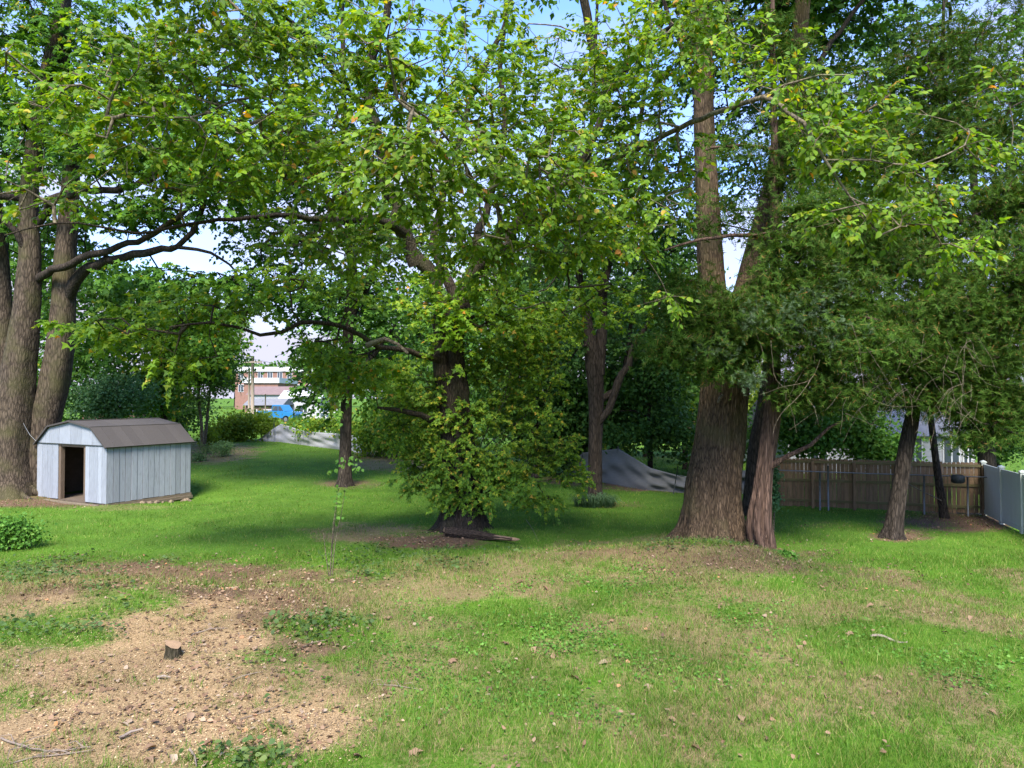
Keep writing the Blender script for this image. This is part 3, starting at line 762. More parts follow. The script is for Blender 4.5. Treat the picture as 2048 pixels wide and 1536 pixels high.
# long near right branch leaves
c = [(1480, 110, D - 9, 120, 70, .9, 22), (1590, 170, D - 9.8, 120, 50, .8, 20), (1640, 260, D - 10.2, 70, 60, .6, 18), (1700, 310, D - 10.3, 110, 40, .6, 24), (1800, 350, D - 10.2, 90, 35, .6, 14), (1770, 440, D - 10.3, 110, 40, .6, 16), (1660, 440, D - 10.6, 50, 30, .4, 6),
     (1870, 410, D - 10, 70, 40, .6, 8), (1920, 500, D - 10, 90, 30, .6, 9), (1960, 300, D - 9.8, 70, 50, .6, 14), (1990, 180, D - 9.6, 60, 60, .6, 8), (1760, 200, D - 10, 120, 60, .6, 14), (1330, 600, D - 7, 70, 20, .8, 7), (1400, 50, D - 8.5, 90, 60, 1, 18)]
t2.grow(clump_pts(c), M['twig'], 3.2, maxr=.02, tip=.0035, seg=.25, name='near_branches')
t2.sprays(M['leaf_bright'], T_OVATE, (.085, .13), 7, 2, .34, 1.15, name='near_crown', twig_mat=M['twig'], parts=100)
# inner / rear and lower crown
c = [(800, 400, D + 1, 220, 140, 2.5, 80), (1040, 430, D + 1, 200, 150, 2.5, 90), (950, 230, D + 1.5, 260, 160, 2.5, 80), (1200, 300, D, 140, 160, 2, 60), (620, 560, D - 3, 170, 50, 1.6, 35), (400, 620, D - 4.5, 170, 35, 1.2, 40), (240, 660, D - 5, 140, 30, 1, 26),
     (670, 730, D - 2.6, 80, 55, 1.2, 44), (770, 750, D - 1.6, 70, 50, 1, 20), (1060, 640, D - 1, 130, 60, 1.6, 30), (1190, 600, D - 2, 130, 50, 1.6, 26), (350, 720, D - 5, 90, 30, 1, 10), (1000, 620, D, 120, 90, 1.2, 30), (900, 650, D - 1.0, 70, 80, .6, 26), (850, 600, D - .8, 60, 50, .6, 14), (950, 580, D - 1.2, 80, 50, .6, 18)]
t2.grow(clump_pts(c), M['bark'], 2.6, maxr=.04, tip=.005, seg=.35, name='inner_branches')
t2.sprays(M['leaf_bright'], T_LOBE, (.11, .16), 8, 3, .5, 1.2, name='inner_crown')
c = [(750, -230, D - 2, 520, 170, 4, 70), (250, -200, D - 6, 300, 130, 3, 20), (1250, -220, D - 4, 300, 160, 4, 40)]
t2.grow(clump_pts(c), M['bark'], 6, maxr=.05, tip=.006, seg=.8, name='upper_branches')
t2.sprays(M['leaf_bright'], T_RHOMB, (.17, .22), 6, 3, .9, 1.2, name='upper_crown')

# ---- leafy suckers round the central trunk
bs = G(940, 1050)
shr = Tree('sucker_shrub', 'yellowing leafy shrub growing all round the central forked trunk', bs, cat='shrub')
D = bs[1]
for k in range(20):
    x0 = bs[0] + random.uniform(-.55, .55); y0 = bs[1] - random.uniform(.3, .75)
    tx, ty = random.choice([(1060, 700), (1000, 780), (1090, 800), (820, 800), (860, 760), (790, 900), (880, 870), (960, 860), (1050, 880), (1110, 930), (1010, 960), (830, 970), (920, 940)])
    tip = P(tx + random.uniform(-40, 40), ty + random.uniform(-30, 30), D - random.uniform(.5, 1.6))
    p0 = np.array([x0, y0, float(terr(x0, y0)) - .03]); mid = p0 * .5 + tip * .5 + np.array([(p0[0] - tip[0]) * .2, -.15, .35])
    shr.limb_w([[*p0, .016], [*mid, .012], [*tip, .006]], M['bark_dark'], 'limb', 6, None, .25)
c = [(905, 940, D - 1.5, 75, 70, .5, 34), (1040, 790, D - .7, 95, 110, .7, 62), (840, 800, D - 1.2, 75, 80, .6, 36), (1000, 940, D - 1.2, 105, 60, .6, 40), (830, 930, D - 1, 45, 60, .5, 16), (1100, 900, D - .6, 70, 50, .6, 24), (930, 1000, D - 1.5, 60, 30, .35, 18), (1060, 680, D - .2, 80, 70, .6, 36), (1140, 955, D - .6, 45, 25, .4, 8),
     (915, 850, D - 1.4, 80, 60, .4, 30), (790, 850, D - .9, 30, 50, .5, 8), (960, 730, D - 1, 50, 50, .5, 14), (1080, 1000, D - .9, 50, 20, .4, 7)]
shr.grow(clump_pts(c, 3.0), M['bark_dark'], 0, maxr=.012, tip=.0035, seg=.2)
shr.sprays(M['leaf_shrub'], T_LOBE, (.075, .125), 10, 3, .34, 1.25, face=(0, -.8, .6), twig_mat=M['bark_dark'])

# ---- slender straight tree on the far lawn
b = G(690, 972)
t3 = Tree('lawn_tree', 'slender straight dark-trunked tree alone on the sunlit far lawn', b)
D = b[1]
t3.limb([(690, 985, D, 46), (690, 955, D, 32), (691, 900, D, 27), (692, 850, D, 25), (694, 760, D, 24), (697, 650, D, 24), (705, 560, D, 22), (700, 470, D, 20), (690, 380, D, 17), (688, 250, D - .5, 14), (686, 100, D - 1, 11), (684, -50, D - 1, 8), (690, -250, D - 1, 4)], M['bark_dark'], 'trunk', 16, flare(.3, .6, 5, .04, 4, 12))
t3.limb([(700, 640, D, 16), (735, 575, D - .2, 13), (760, 480, D, 10), (775, 380, D, 7)], M['bark_dark'])
t3.limb([(700, 560, D, 13), (650, 520, D - .4, 10), (600, 480, D - .8, 8), (540, 450, D - 1, 5)], M['bark_dark'])
t3.limb([(694, 760, D, 12), (740, 720, D + .2, 9), (790, 650, D + .4, 6)], M['bark_dark'])
c = [(560, 480, D, 130, 60, 2, 50), (650, 400, D, 130, 100, 2.4, 70), (760, 480, D, 110, 100, 2.4, 70), (640, 590, D - .5, 120, 70, 2, 60), (635, 700, D - .5, 50, 70, 1.4, 34), (760, 620, D + .5, 110, 80, 2, 60), (650, 780, D - .3, 55, 60, 1.2, 30), (770, 740, D + 1, 90, 80, 1.6, 44), (560, 330, D, 110, 100, 2, 40), (680, 220, D, 150, 130, 2.6, 60), (700, 50, D, 150, 100, 2.6, 40), (560, 560, D, 80, 40, 1.4, 22), (540, 590, D - .5, 50, 30, 1.2, 10)]
t3.grow(clump_pts(c), M['bark_dark'], 3.0, maxr=.07, tip=.007, seg=.5)
t3.sprays(M['leaf_mid'], T_RHOMB, (.16, .24), 8, 3, .75, 1.25)
c = [(690, -80, D, 180, 60, 2.5, 14)]
t3.grow(clump_pts(c), M['bark_dark'], 6, maxr=.05, tip=.008, seg=.9, name='upper_branches')
t3.sprays(M['leaf_mid'], T_RHOMB, (.3, .4), 8, 3, 1., 1.3, name='upper_crown')

# ---- tree ringed by strappy green leaves
b = G(1190, 1000)
t4 = Tree('ringed_tree', 'dark forked tree with a ring of strappy leaves at its foot', b)
D = b[1]
t4.limb([(1190, 1012, D, 42), (1190, 980, D, 32), (1190, 900, D, 30), (1192, 800, D, 34), (1188, 740, D, 38), (1180, 680, D, 30), (1166, 600, D, 20), (1158, 540, D, 17), (1168, 440, D, 14), (1180, 300, D, 11), (1190, 100, D, 8), (1200, -100, D, 5)], M['bark_dark'], 'trunk', 16, flare(.3, .5, 5, .05, 4, 14))
t4.limb([(1196, 750, D, 26), (1204, 660, D + .1, 22), (1206, 580, D + .2, 18), (1230, 480, D + .4, 14), (1260, 340, D + .4, 11), (1290, 180, D + .4, 8), (1300, 0, D, 5)], M['bark_dark'], 'trunk', 12)
t4.limb([(1195, 850, D - .1, 14), (1225, 800, D - .2, 15), (1245, 750, D - .3, 14), (1262, 700, D - .4, 11), (1300, 640, D - .6, 8), (1340, 560, D - .8, 5)], M['bark_dark'])
t4.limb([(1200, 800, D + .1, 13), (1228, 780, D + .3, 14), (1250, 740, D + .5, 13), (1256, 700, D + .7, 10), (1270, 600, D + .9, 7)], M['bark_dark'])
c = [(1120, 520, D, 120, 80, 2, 50), (1250, 480, D, 130, 100, 2.2, 70), (1150, 330, D, 150, 110, 2.4, 60), (1300, 330, D, 120, 120, 2.2, 60), (1300, 600, D, 90, 70, 1.6, 44), (1100, 680, D + .5, 90, 70, 1.6, 34), (1340, 470, D, 70, 80, 1.5, 30), (1220, 150, D, 180, 120, 2.4, 50), (1270, 690, D, 60, 40, 1, 15)]
t4.grow(clump_pts(c), M['bark_dark'], 3.6, maxr=.06, tip=.007, seg=.45)
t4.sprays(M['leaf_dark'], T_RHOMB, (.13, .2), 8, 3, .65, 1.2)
c = [(1240, -180, D, 320, 150, 4, 60)]
t4.grow(clump_pts(c), M['bark_dark'], 6, maxr=.05, tip=.008, seg=.9, name='upper_branches')
t4.sprays(M['leaf_mid'], T_RHOMB, (.28, .38), 8, 3, 1., 1.3, name='upper_crown')

# ---- huge double-stemmed trunk on the bank
b = G(1425, 1082)
t5 = Tree('giant_tree', 'massive furrowed brown trunk splitting into two stems on the bank', b)
D = b[1]
t5.limb([(1428, 1100, D, 180), (1427, 1062, D, 142), (1425, 1010, D, 122), (1432, 940, D, 112), (1441, 870, D, 106), (1449, 800, D, 102), (1455, 730, D, 104), (1458, 670, D, 112), (1460, 640, D, 104), (1460, 622, D, 70)], M['bark_big'], 'trunk', 110, flare(.42, 2.6, 7, .035, 1.2, 34, .045), .05)
t5.limb([(1438, 700, D, 66), (1430, 630, D, 64), (1421, 520, D, 58), (1415, 400, D, 52), (1408, 250, D, 46), (1405, 100, D, 42), (1400, -150, D, 34), (1395, -500, D, 16)], M['bark_big'], 'trunk', 40, flare(.01, 0, 5, .03, 2, 24, .02), .12)
t5.limb([(1470, 700, D, 66), (1484, 630, D + .05, 66), (1503, 550, D + .15, 60), (1535, 420, D + .3, 50), (1562, 300, D + .5, 44), (1590, 150, D + .6, 38), (1612, -100, D + .8, 30), (1630, -500, D + 1, 12)], M['bark_big'], 'trunk', 40, flare(.01, 0, 5, .03, 3, 24, .02), .12)
t5.limb([(1408, 230, D, 16), (1370, 120, D + .4, 11), (1320, -20, D + .6, 7)], M['bark_dark'])
t5.limb([(1575, 240, D + .5, 16), (1640, 120, D + 1, 11), (1740, -20, D + 1.4, 7)], M['bark_dark'])
c = [(1500, -260, D + .5, 420, 190, 4, 130), (1800, -220, D + 1, 260, 170, 3, 60), (1560, 10, D + 2.5, 240, 60, 1.5, 60)]
t5.grow(clump_pts(c), M['bark_dark'], 7, maxr=.08, tip=.008, seg=.7)
t5.sprays(M['leaf_mid'], T_RHOMB, (.2, .3), 9, 3, .9, 1.3)
# broken stub on the trunk
t5.limb([(1445, 790, D - .62, 4), (1440, 795, D - .72, 7), (1436, 805, D - .8, 5)], M['dead_twig'], 'stub', 8)

# buttress roots spreading into the soil
def roots(tr, n, r0, ln, rr, mat, seed):
    rn = random.Random(seed)
    for k in range(n):
        a = 2 * math.pi * (k + rn.uniform(-.3, .3)) / n; pts = []
        for f in (0, .35, .7, 1.0):
            d = r0 * .55 + f * ln * rn.uniform(.85, 1.1); x_ = tr.base[0] + math.cos(a + .25 * f) * d; y_ = tr.base[1] + math.sin(a + .25 * f) * d
            q = rr * (1 - .75 * f); pts.append([x_, y_, float(terr(x_, y_)) + q * (.9 - 1.5 * f) + (1 - f) ** 3 * .16, q])
        V, Q, Tt = trunk_verts(catmull(pts, .1), 10)
        mobj('root', np_mesh('root', V - tr.base, [Q, Tt], True), mat, tr.root)
roots(t5, 9, .95, .75, .15, M['bark_big'], 1)
roots(t2, 7, .75, .7, .11, M['bark'], 2)
roots(t1, 7, 1.2, 1.0, .16, M['bark_maple'], 3)
roots(t3, 5, .38, .4, .07, M['bark_dark'], 4)

# ---- cedars
def cedar_boughs(tr, clumps, n_sprig, mat, Ls=(.18, .34), sig=.24, low=2.2, maxr=.04, name='crown'):
    tr.ends = []
    tr.grow(clump_pts(clumps), M['bark_cedar'], low, sag=-.05, maxr=maxr, tip=.0055, seg=.35, name='branches')
    e = np.array([q[1] for q in tr.ends]); dv = np.array([q[2] for q in tr.ends]); tr.ends = []
    p = np.repeat(e, n_sprig, 0); dv = np.repeat(dv, n_sprig, 0)
    p = p + RNG.normal(0, sig, p.shape) * np.array([1.3, 1.2, .6]) - dv * RNG.uniform(0, .5, (len(p), 1))
    d = dv * .6 + RNG.normal(0, .55, p.shape) + np.array([0, 0, -.12])
    nr = RNG.normal(0, .6, p.shape) + np.array([0, -.3, .8])
    me = leaves_mesh(name, p - tr.base, d, nr, RNG.uniform(*Ls, len(p)), np.full(len(p), 1.1), T_SPRIG)
    tag(mobj(name, me, mat, tr.root), kind='stuff')

b = G(1526, 1096)
t6 = Tree('cedar_tree', 'red cedar with fluted reddish trunk beside the massive trunk', b)
D = b[1]
def fluted(an, l, tot):
    k = max(.25, 1 - l / 3.4)
    return .70 * (1 + k * (.75 * np.abs(np.sin(3 * an + .45 * l + .6 * np.sin(1.7 * l))) ** .7 - .5) + .13 * np.sin(7 * an - .9 * l + 1) * k + .05 * np.sin(13 * an + 1.7 * l) + .05 * math.sin(2.3 * l))
t6.limb([(1528, 1108, D, 62), (1524, 1080, D, 60), (1520, 1040, D, 58), (1526, 970, D, 48), (1536, 890, D, 44), (1546, 810, D, 42), (1549, 720, D, 34), (1549, 560, D, 26), (1549, 400, D, 22), (1548, 250, D, 18), (1545, 80, D, 14), (1545, -150, D, 7)], M['bark_cedar'], 'trunk', 36, fluted, .08)
t6.limb([(1538, 935, D - .1, 14), (1570, 915, D - .3, 10), (1620, 890, D - .5, 8), (1660, 855, D - .7, 6), (1690, 840, D - .9, 4)], M['bark_cedar'], 'limb', 8)
t6.limb([(1549, 800, D - .1, 16), (1590, 770, D - .4, 12), (1660, 730, D - .9, 9), (1730, 710, D - 1.4, 8), (1790, 680, D - 1.9, 6)], M['bark_cedar'], 'limb', 8)
t6.limb([(1549, 640, D, 12), (1600, 620, D - .6, 9), (1680, 625, D - 1.2, 7), (1760, 640, D - 1.6, 5)], M['bark_cedar'], 'limb', 8)
t6.limb([(1549, 660, D, 10), (1490, 650, D - 1, 8), (1420, 660, D - 1.6, 6), (1340, 690, D - 2, 4)], M['bark_cedar'], 'limb', 8)
t6.limb([(1549, 480, D, 10), (1600, 440, D - .4, 9), (1690, 420, D - .8, 7), (1780, 430, D - 1.2, 5)], M['bark_cedar'], 'limb', 8)
t6.limb([(1549, 480, D, 9), (1490, 470, D - .9, 8), (1400, 480, D - 1.4, 6), (1330, 500, D - 1.6, 4)], M['bark_cedar'], 'limb', 8)
t6.limb([(1548, 330, D, 9), (1610, 280, D, 8), (1700, 240, D, 6), (1780, 190, D, 4)], M['bark_cedar'], 'limb', 8)
t6.limb([(1548, 300, D, 9), (1480, 290, D - .8, 7), (1410, 300, D - 1.2, 5)], M['bark_cedar'], 'limb', 8)
c = [(1430, 650, D - 1.5, 110, 60, .7, 40), (1540, 660, D - 1.6, 110, 70, .7, 46), (1440, 720, D - 1.5, 90, 40, .6, 26), (1650, 560, D - 1, 120, 70, .9, 80), (1560, 580, D - 1.3, 80, 50, .6, 26), (1600, 420, D - 1, 50, 50, .6, 14), (1500, 620, D - 1.4, 70, 40, .5, 16), (1580, 500, D - 1.2, 60, 50, .6, 18), (1690, 450, D - .8, 120, 80, 1, 70), (1440, 430, D - 1.2, 60, 40, .6, 6), (1690, 690, D - 1.5, 120, 60, .7, 60), (1640, 790, D - 1.2, 90, 35, .7, 26),
     (1650, 330, D - .3, 130, 90, 1, 60), (1480, 300, D - .8, 60, 40, .6, 6), (1620, 200, D, 140, 90, 1, 36), (1530, 90, D, 120, 70, 1, 24), (1370, 590, D - 1.6, 70, 50, .6, 16), (1330, 700, D - 1.8, 50, 40, .5, 10), (1620, 740, D - 1.2, 80, 30, .6, 16), (1580, -150, D, 160, 130, 1, 36)]
cedar_boughs(t6, c, 28, M['needle'])

b = G(1786, 1076)
t8 = Tree('leaning_cedar', 'dark cedar trunk leaning right before the wooden fence', b)
D = b[1]
t8.limb([(1784, 1088, D, 58), (1787, 1060, D, 40), (1796, 1000, D, 33), (1808, 920, D, 31), (1822, 850, D, 29), (1835, 780, D, 25), (1850, 680, D, 20), (1866, 500, D, 15), (1878, 300, D, 11), (1885, 100, D, 8), (1890, -100, D, 4)], M['bark_dark'], 'trunk', 24, flare(.3, .6, 5, .06, 1, 16))
for q in ([(1830, 800, 0, 11), (1900, 800, -.6, 9), (1980, 850, -1.2, 7), (2040, 870, -1.6, 4)], [(1838, 760, 0, 10), (1770, 720, -.8, 7), (1700, 730, -1.4, 4)], [(1850, 680, 0, 10), (1930, 640, -.8, 8), (2040, 640, -1.4, 5)],
          [(1860, 560, 0, 9), (1790, 520, -.6, 7), (1720, 520, -1, 4)], [(1866, 480, 0, 9), (1950, 430, -.6, 7), (2060, 400, -1, 4)], [(1876, 330, 0, 7), (1800, 280, -.5, 5), (1730, 260, -.8, 3)], [(1878, 300, 0, 7), (1960, 250, -.5, 5), (2050, 200, -.8, 3)]):
    t8.limb([(a, bb, D + dd, w) for a, bb, dd, w in q], M['bark_dark'], 'limb', 8)
c = [(1790, 640, D - 1, 110, 90, 1, 72), (1920, 620, D - .8, 120, 90, 1, 87), (2020, 560, D - 1, 90, 120, 1, 72), (1850, 730, D - .8, 130, 50, .9, 72), (1980, 730, D - 1, 100, 60, .9, 66), (1760, 500, D - .8, 110, 80, 1, 58), (1880, 450, D, 140, 100, 1.2, 72), (2020, 400, D - .6, 90, 90, 1, 52), (1800, 300, D, 130, 90, 1.2, 58),
     (1950, 250, D, 130, 110, 1.2, 66), (1870, 120, D, 140, 100, 1.2, 52), (2010, 810, D - 1.2, 70, 50, .7, 31), (2020, 90, D, 80, 100, 1, 23), (1880, -120, D, 200, 110, 1.4, 43), (2120, 600, D - 1, 80, 200, 1, 58), (1720, 790, D - .6, 90, 35, .6, 43), (1900, 800, D - .8, 110, 40, .7, 49), (1930, 870, D - 1, 70, 25, .5, 11)]
cedar_boughs(t8, c, 26, M['needle'])

# fresh blue-green tips on the near cedar
def cedar_tips(tr, clumps, n):
    c = clump_pts(clumps); p = np.repeat(c, n, 0) + RNG.normal(0, .09, (len(c) * n, 3))
    d = RNG.normal(0, .6, p.shape) + np.array([0, -.3, .1]); nr = RNG.normal(0, .5, p.shape) + np.array([0, -.4, .8])
    me = leaves_mesh('fresh_tips', p - tr.base, d, nr, RNG.uniform(.10, .2, len(p)), np.full(len(p), 1.3), T_SPRIG)
    tag(mobj('fresh_tips', me, M['needle_fresh'], tr.root), kind='stuff')
D6 = t6.base[1]
cedar_tips(t6, [(1500, 760, D6 - 2.1, 24, 16, .2, 10), (1540, 640, D6 - 2, 120, 40, .4, 28), (1640, 600, D6 - 1.8, 90, 60, .4, 24), (1430, 700, D6 - 2, 70, 30, .3, 14), (1690, 670, D6 - 2, 70, 40, .4, 12)], 12)

# dead bare twigs hanging from the near cedar
mb = MB()
def hang(pts, r0=.008):
    w = catmull([P(*q) for q in pts], .12)
    mb.tube(list(w + RNG.normal(0, .006, w.shape) - t6.base), list(np.linspace(r0, r0 * .35, len(w))), 5)
DD = D6 - 2.2
hang([(1700, 640, DD, 0)[:3], (1720, 700, DD), (1722, 740, DD), (1735, 790, DD - .1), (1780, 812, DD - .2), (1840, 812, DD - .3)], .006)
hang([(1730, 690, DD), (1765, 745, DD), (1790, 785, DD), (1815, 805, DD)], .006)
hang([(1790, 682, DD), (1760, 700, DD), (1720, 705, DD), (1690, 700, DD)], .009)
hang([(1542, 680, DD), (1545, 720, DD), (1552, 760, DD), (1575, 778, DD)], .007)
hang([(1512, 665, DD), (1525, 700, DD), (1520, 735, DD), (1508, 760, DD)], .006)
hang([(1540, 650, DD), (1575, 690, DD), (1610, 690, DD)], .007)
hang([(1620, 760, DD), (1600, 790, DD), (1560, 830, DD), (1545, 870, DD)], .007)
hang([(1640, 720, DD), (1620, 760, DD), (1560, 775, DD), (1520, 790, DD)], .006)
for k in range(130):
    x = random.uniform(1560, 1960); y = random.uniform(660, 830); d0 = D6 - random.uniform(.2, 2.0)
    a = random.uniform(-60, 60); hang([(x, y, d0), (x + a * .5, y + random.uniform(5, 30), d0), (x + a, y + random.uniform(20, 75), d0 - .1)], .0045)
tag(mb.build('dead_twigs', M['dead_twig'], t6.root), kind='stuff')

# ---- dark straight trunk between cedar and fence
b = G(1502, 1030)
t7 = Tree('shaded_tree', 'dark straight trunk half hidden behind the fluted cedar', b)
D = b[1]
t7.limb([(1500, 1040, D, 44), (1503, 1000, D, 34), (1512, 900, D, 34), (1530, 800, D, 30), (1540, 700, D, 25), (1552, 500, D, 19), (1560, 300, D, 14), (1570, 0, D, 8), (1575, -200, D, 4)], M['bark_dark'], 'trunk', 16, flare(.3, .5, 5, .05, 2, 12))
c = [(1440, 380, D, 110, 120, 2, 50), (1620, 250, D, 180, 140, 2, 120), (1620, 60, D, 220, 100, 2, 100), (1450, 150, D, 130, 130, 2, 60), (1720, 440, D, 140, 100, 2, 100), (1680, 600, D, 120, 90, 1.6, 60), (1780, 300, D, 120, 120, 2, 60)]
t7.grow(clump_pts(c), M['bark_dark'], 4, maxr=.06, tip=.007, seg=.5)
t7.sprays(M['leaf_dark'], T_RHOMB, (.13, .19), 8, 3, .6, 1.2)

# ---- thin bare-stemmed tree near the fence corner
b = G(1888, 1036)
t9 = Tree('thin_tree', 'thin pale crooked trunk near the fence corner', b)
D = b[1]
t9.limb([(1890, 1044, D, 22), (1887, 1020, D, 16), (1876, 950, D, 14), (1864, 860, D, 12), (1856, 780, D, 10), (1850, 650, D, 8), (1860, 480, D, 5)], M['bark'], 'trunk', 12)
t9.limb([(1890, 1005, D, 3), (1850, 985, D - .5, 2), (1790, 955, D - 1.2, 1.6)], M['dead_twig'], 'limb', 5)
c = [(1850, 640, D, 110, 100, 1.2, 40), (1870, 500, D, 110, 80, 1.2, 30)]
t9.grow(clump_pts(c), M['bark'], 4, maxr=.03, tip=.006, seg=.4)
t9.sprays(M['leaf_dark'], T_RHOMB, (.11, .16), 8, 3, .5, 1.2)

# ---- broad tree beyond the white fence
b = np.array([19.5, 28.0, 0.0]); b[2] = terr(b[0], b[1])
t10 = Tree('corner_tree', 'broad dense green tree beyond the white fence corner', b)
D = 28.0
t10.limb_w([[19.5, 28, b[2] - .2, .35], [19.4, 28, 4, .28], [19.0, 27.6, 9, .2], [18.6, 27.5, 15, .1]], M['bark_dark'], 'trunk', 14)
t10.limb_w([[19.4, 28, 4, .14], [17.5, 27, 8, .1], [15.5, 26.5, 12, .05]], M['bark_dark'])
c = [(1900, 120, D, 170, 130, 2.4, 110), (2010, 300, D, 120, 130, 2.2, 90), (1800, 250, D, 120, 130, 2, 70), (1980, 480, D, 100, 90, 2, 60), (2080, 650, D, 90, 160, 2, 50), (1960, 640, D, 100, 100, 1.6, 50), (1760, 80, D, 110, 100, 2, 50), (2100, 100, D, 100, 160, 2, 50), (1950, -180, D, 260, 130, 3, 60), (1860, 760, D + 1, 130, 60, 1.5, 40), (2030, 800, D - 1, 60, 70, 1, 30)]
t10.grow(clump_pts(c), M['bark_dark'], 3, maxr=.07, tip=.008, seg=.6)
t10.sprays(M['leaf_mid'], T_RHOMB, (.15, .22), 9, 3, .7, 1.25)

# ================================================================== woods and shrubs beyond the lawn
def wood_tree(name, label, base_px, D, trunk_w, clumps, n_per, sigma, leaf, mat, tmpl=T_RHOMB, cat='tree', group=None, top=None, bark='bark_dark', limbs=4, width=1.2, wd=1.5):
    x = (base_px - 1024) / F * D
    b = np.array([x, D, float(terr(x, D))])
    r = empty(name, b); tag(r, label, cat, group)
    pts = leaf_cloud(r, clumps, n_per, sigma, leaf, mat, tmpl, width=width, wd=wd)
    if trunk_w:
        zt = top if top else float(np.percentile(pts[:, 2], 75))
        c = pts.mean(0)
        path = catmull([[0, 0, -.15, trunk_w * 1.4], [0, 0, .3, trunk_w], [(c[0]-b[0]) * .15, (c[1]-b[1]) * .2, (zt - b[2]) * .4, trunk_w * .8], [(c[0]-b[0]) * .6, (c[1]-b[1]) * .6, zt - b[2], trunk_w * .25]], .4)
        V, Q, Tt = trunk_verts(path, 9); mobj('trunk', np_mesh('trunk', V, [Q, Tt], True), M[bark], r)
        for k in range(limbs):
            s = path[int(len(path) * random.uniform(.3, .75))]; e = pts[random.randrange(len(pts))] - b
            if e[2] < s[2]: e[2] = s[2] + .3
            m_ = (s[:3] + e) / 2 + np.array([0, 0, .2])
            pp = catmull([[*s[:3], s[3] * .55], [*m_, s[3] * .35], [*e, .012]], .5)
            V, Q, Tt = trunk_verts(pp, 6); mobj('limb', np_mesh('limb', V, [Q, Tt], True), M[bark], r)
    return r

WG = 'trees of the woods behind the yard'
wood_tree('background_tree', 'tall mixed green tree behind the left maple and shed', 60, 38, .25, [(60, 560, 38, 120, 140, 2, 70), (220, 600, 37, 120, 90, 2, 70), (120, 760, 37, 120, 110, 1.5, 60), (20, 300, 40, 120, 160, 2, 60)], 36, .5, (.2, .3), M['leaf_mid'], group=WG)
wood_tree('background_tree', 'dense green tree filling the gap right of the left maple', 330, 44, .25, [(330, 640, 44, 120, 80, 2, 70), (420, 690, 44, 80, 70, 2, 50), (240, 700, 43, 100, 70, 2, 50), (290, 790, 43, 100, 50, 1.5, 44)], 36, .5, (.2, .32), M['leaf_maple'], group=WG)
wood_tree('evergreen_shrub', 'dark blue-green evergreen shrub right behind the shed roof', 215, 36, .1, [(200, 800, 36, 60, 45, 1.2, 50), (250, 790, 36.5, 50, 40, 1.2, 34)], 40, .32, (.12, .2), M['leaf_blue'], cat='shrub')
wood_tree('background_tree', 'ivy-covered trees left of the young feathery-leaved tree', 330, 51, .16, [(330, 790, 51, 60, 80, 1.5, 40), (300, 850, 50, 70, 30, 1, 20), (370, 820, 51, 50, 40, 1, 20)], 30, .45, (.2, .3), M['leaf_dark'], group=WG)
wood_tree('background_tree', 'sunlit lime foliage seen low beyond the shed roof', 290, 60, .15, [(300, 830, 60, 80, 40, 2, 40), (250, 815, 60, 60, 30, 2, 24)], 30, .5, (.25, .38), M['leaf_lime'], group=WG)
# young tree of heaven with feathery leaves
r = wood_tree('heaven_tree', 'young feathery-leaved tree with twin pale stems at lawn edge', 407, 46.5, 0, [(400, 690, 46.5, 70, 50, 1.6, 60), (440, 740, 47, 50, 50, 1.4, 44), (360, 740, 46.5, 50, 40, 1.4, 34), (420, 640, 46.5, 60, 35, 1.4, 30), (390, 790, 46.5, 40, 20, 1, 8)], 34, .42, (.22, .36), M['leaf_heaven'], T_NARROW)
bb = np.array(r.location)
for pts in ([(405, 893, 46.5, 7), (403, 850, 46.5, 6), (398, 800, 46.5, 5), (400, 730, 46.5, 4), (410, 660, 46.5, 2)], [(408, 893, 47.4, 7), (412, 860, 47.4, 6), (418, 800, 47.4, 5), (428, 730, 47.4, 4), (445, 680, 47.4, 2)]):
    path = catmull([[*P(*q[:3]), q[3] * .5 * q[2] / F] for q in pts], .4); V, Q, Tt = trunk_verts(path, 8)
    mobj('trunk', np_mesh('trunk', V - bb, [Q, Tt], True), M['dead_twig'], r)
wood_tree('fence_vine', 'tangled vine heap over the fence end beside the hedge', 505, 53, 0, [(500, 850, 53, 55, 26, 1.2, 60), (450, 860, 52.5, 40, 24, 1, 34), (525, 848, 53.5, 30, 14, 1, 18)], 34, .4, (.16, .26), M['leaf_lime'], cat='vine')
wood_tree('fence_vine', 'green vines hanging along the far sagging fabric fence', 640, 50, 0, [(605, 848, 51, 40, 5, .4, 16), (660, 848, 48, 60, 10, .5, 34), (608, 865, 49.2, 7, 14, .1, 6), (710, 858, 45.5, 50, 9, .5, 24)], 26, .28, (.14, .22), M['leaf_shrub'], cat='vine')
wood_tree('round_bush', 'broad round green bush left of the central shrub', 800, 42, 0, [(790, 850, 42, 70, 60, 1.6, 80), (860, 880, 41, 60, 40, 1.2, 44), (740, 880, 42, 30, 30, 1, 20), (830, 810, 42.5, 60, 40, 1.4, 40)], 34, .42, (.16, .26), M['leaf_shrub'], cat='bush')
wood_tree('background_tree', 'green tree behind the round bush and fabric fence', 780, 50, .2, [(780, 720, 50, 100, 90, 2, 70), (700, 620, 52, 100, 80, 2, 50), (860, 640, 50, 110, 100, 2, 70), (880, 780, 48, 90, 60, 2, 44)], 32, .55, (.24, .36), M['leaf_mid'], group=WG)
wood_tree('background_tree', 'very dark evergreen mass behind the central shrub', 1070, 34, .22, [(1070, 640, 34, 80, 110, 1.4, 90), (1040, 790, 34, 100, 90, 1.3, 80), (1140, 820, 34.5, 60, 70, 1.2, 50), (1110, 720, 34, 70, 80, 1.2, 50)], 40, .42, (.16, .26), M['leaf_dark'], group=WG)
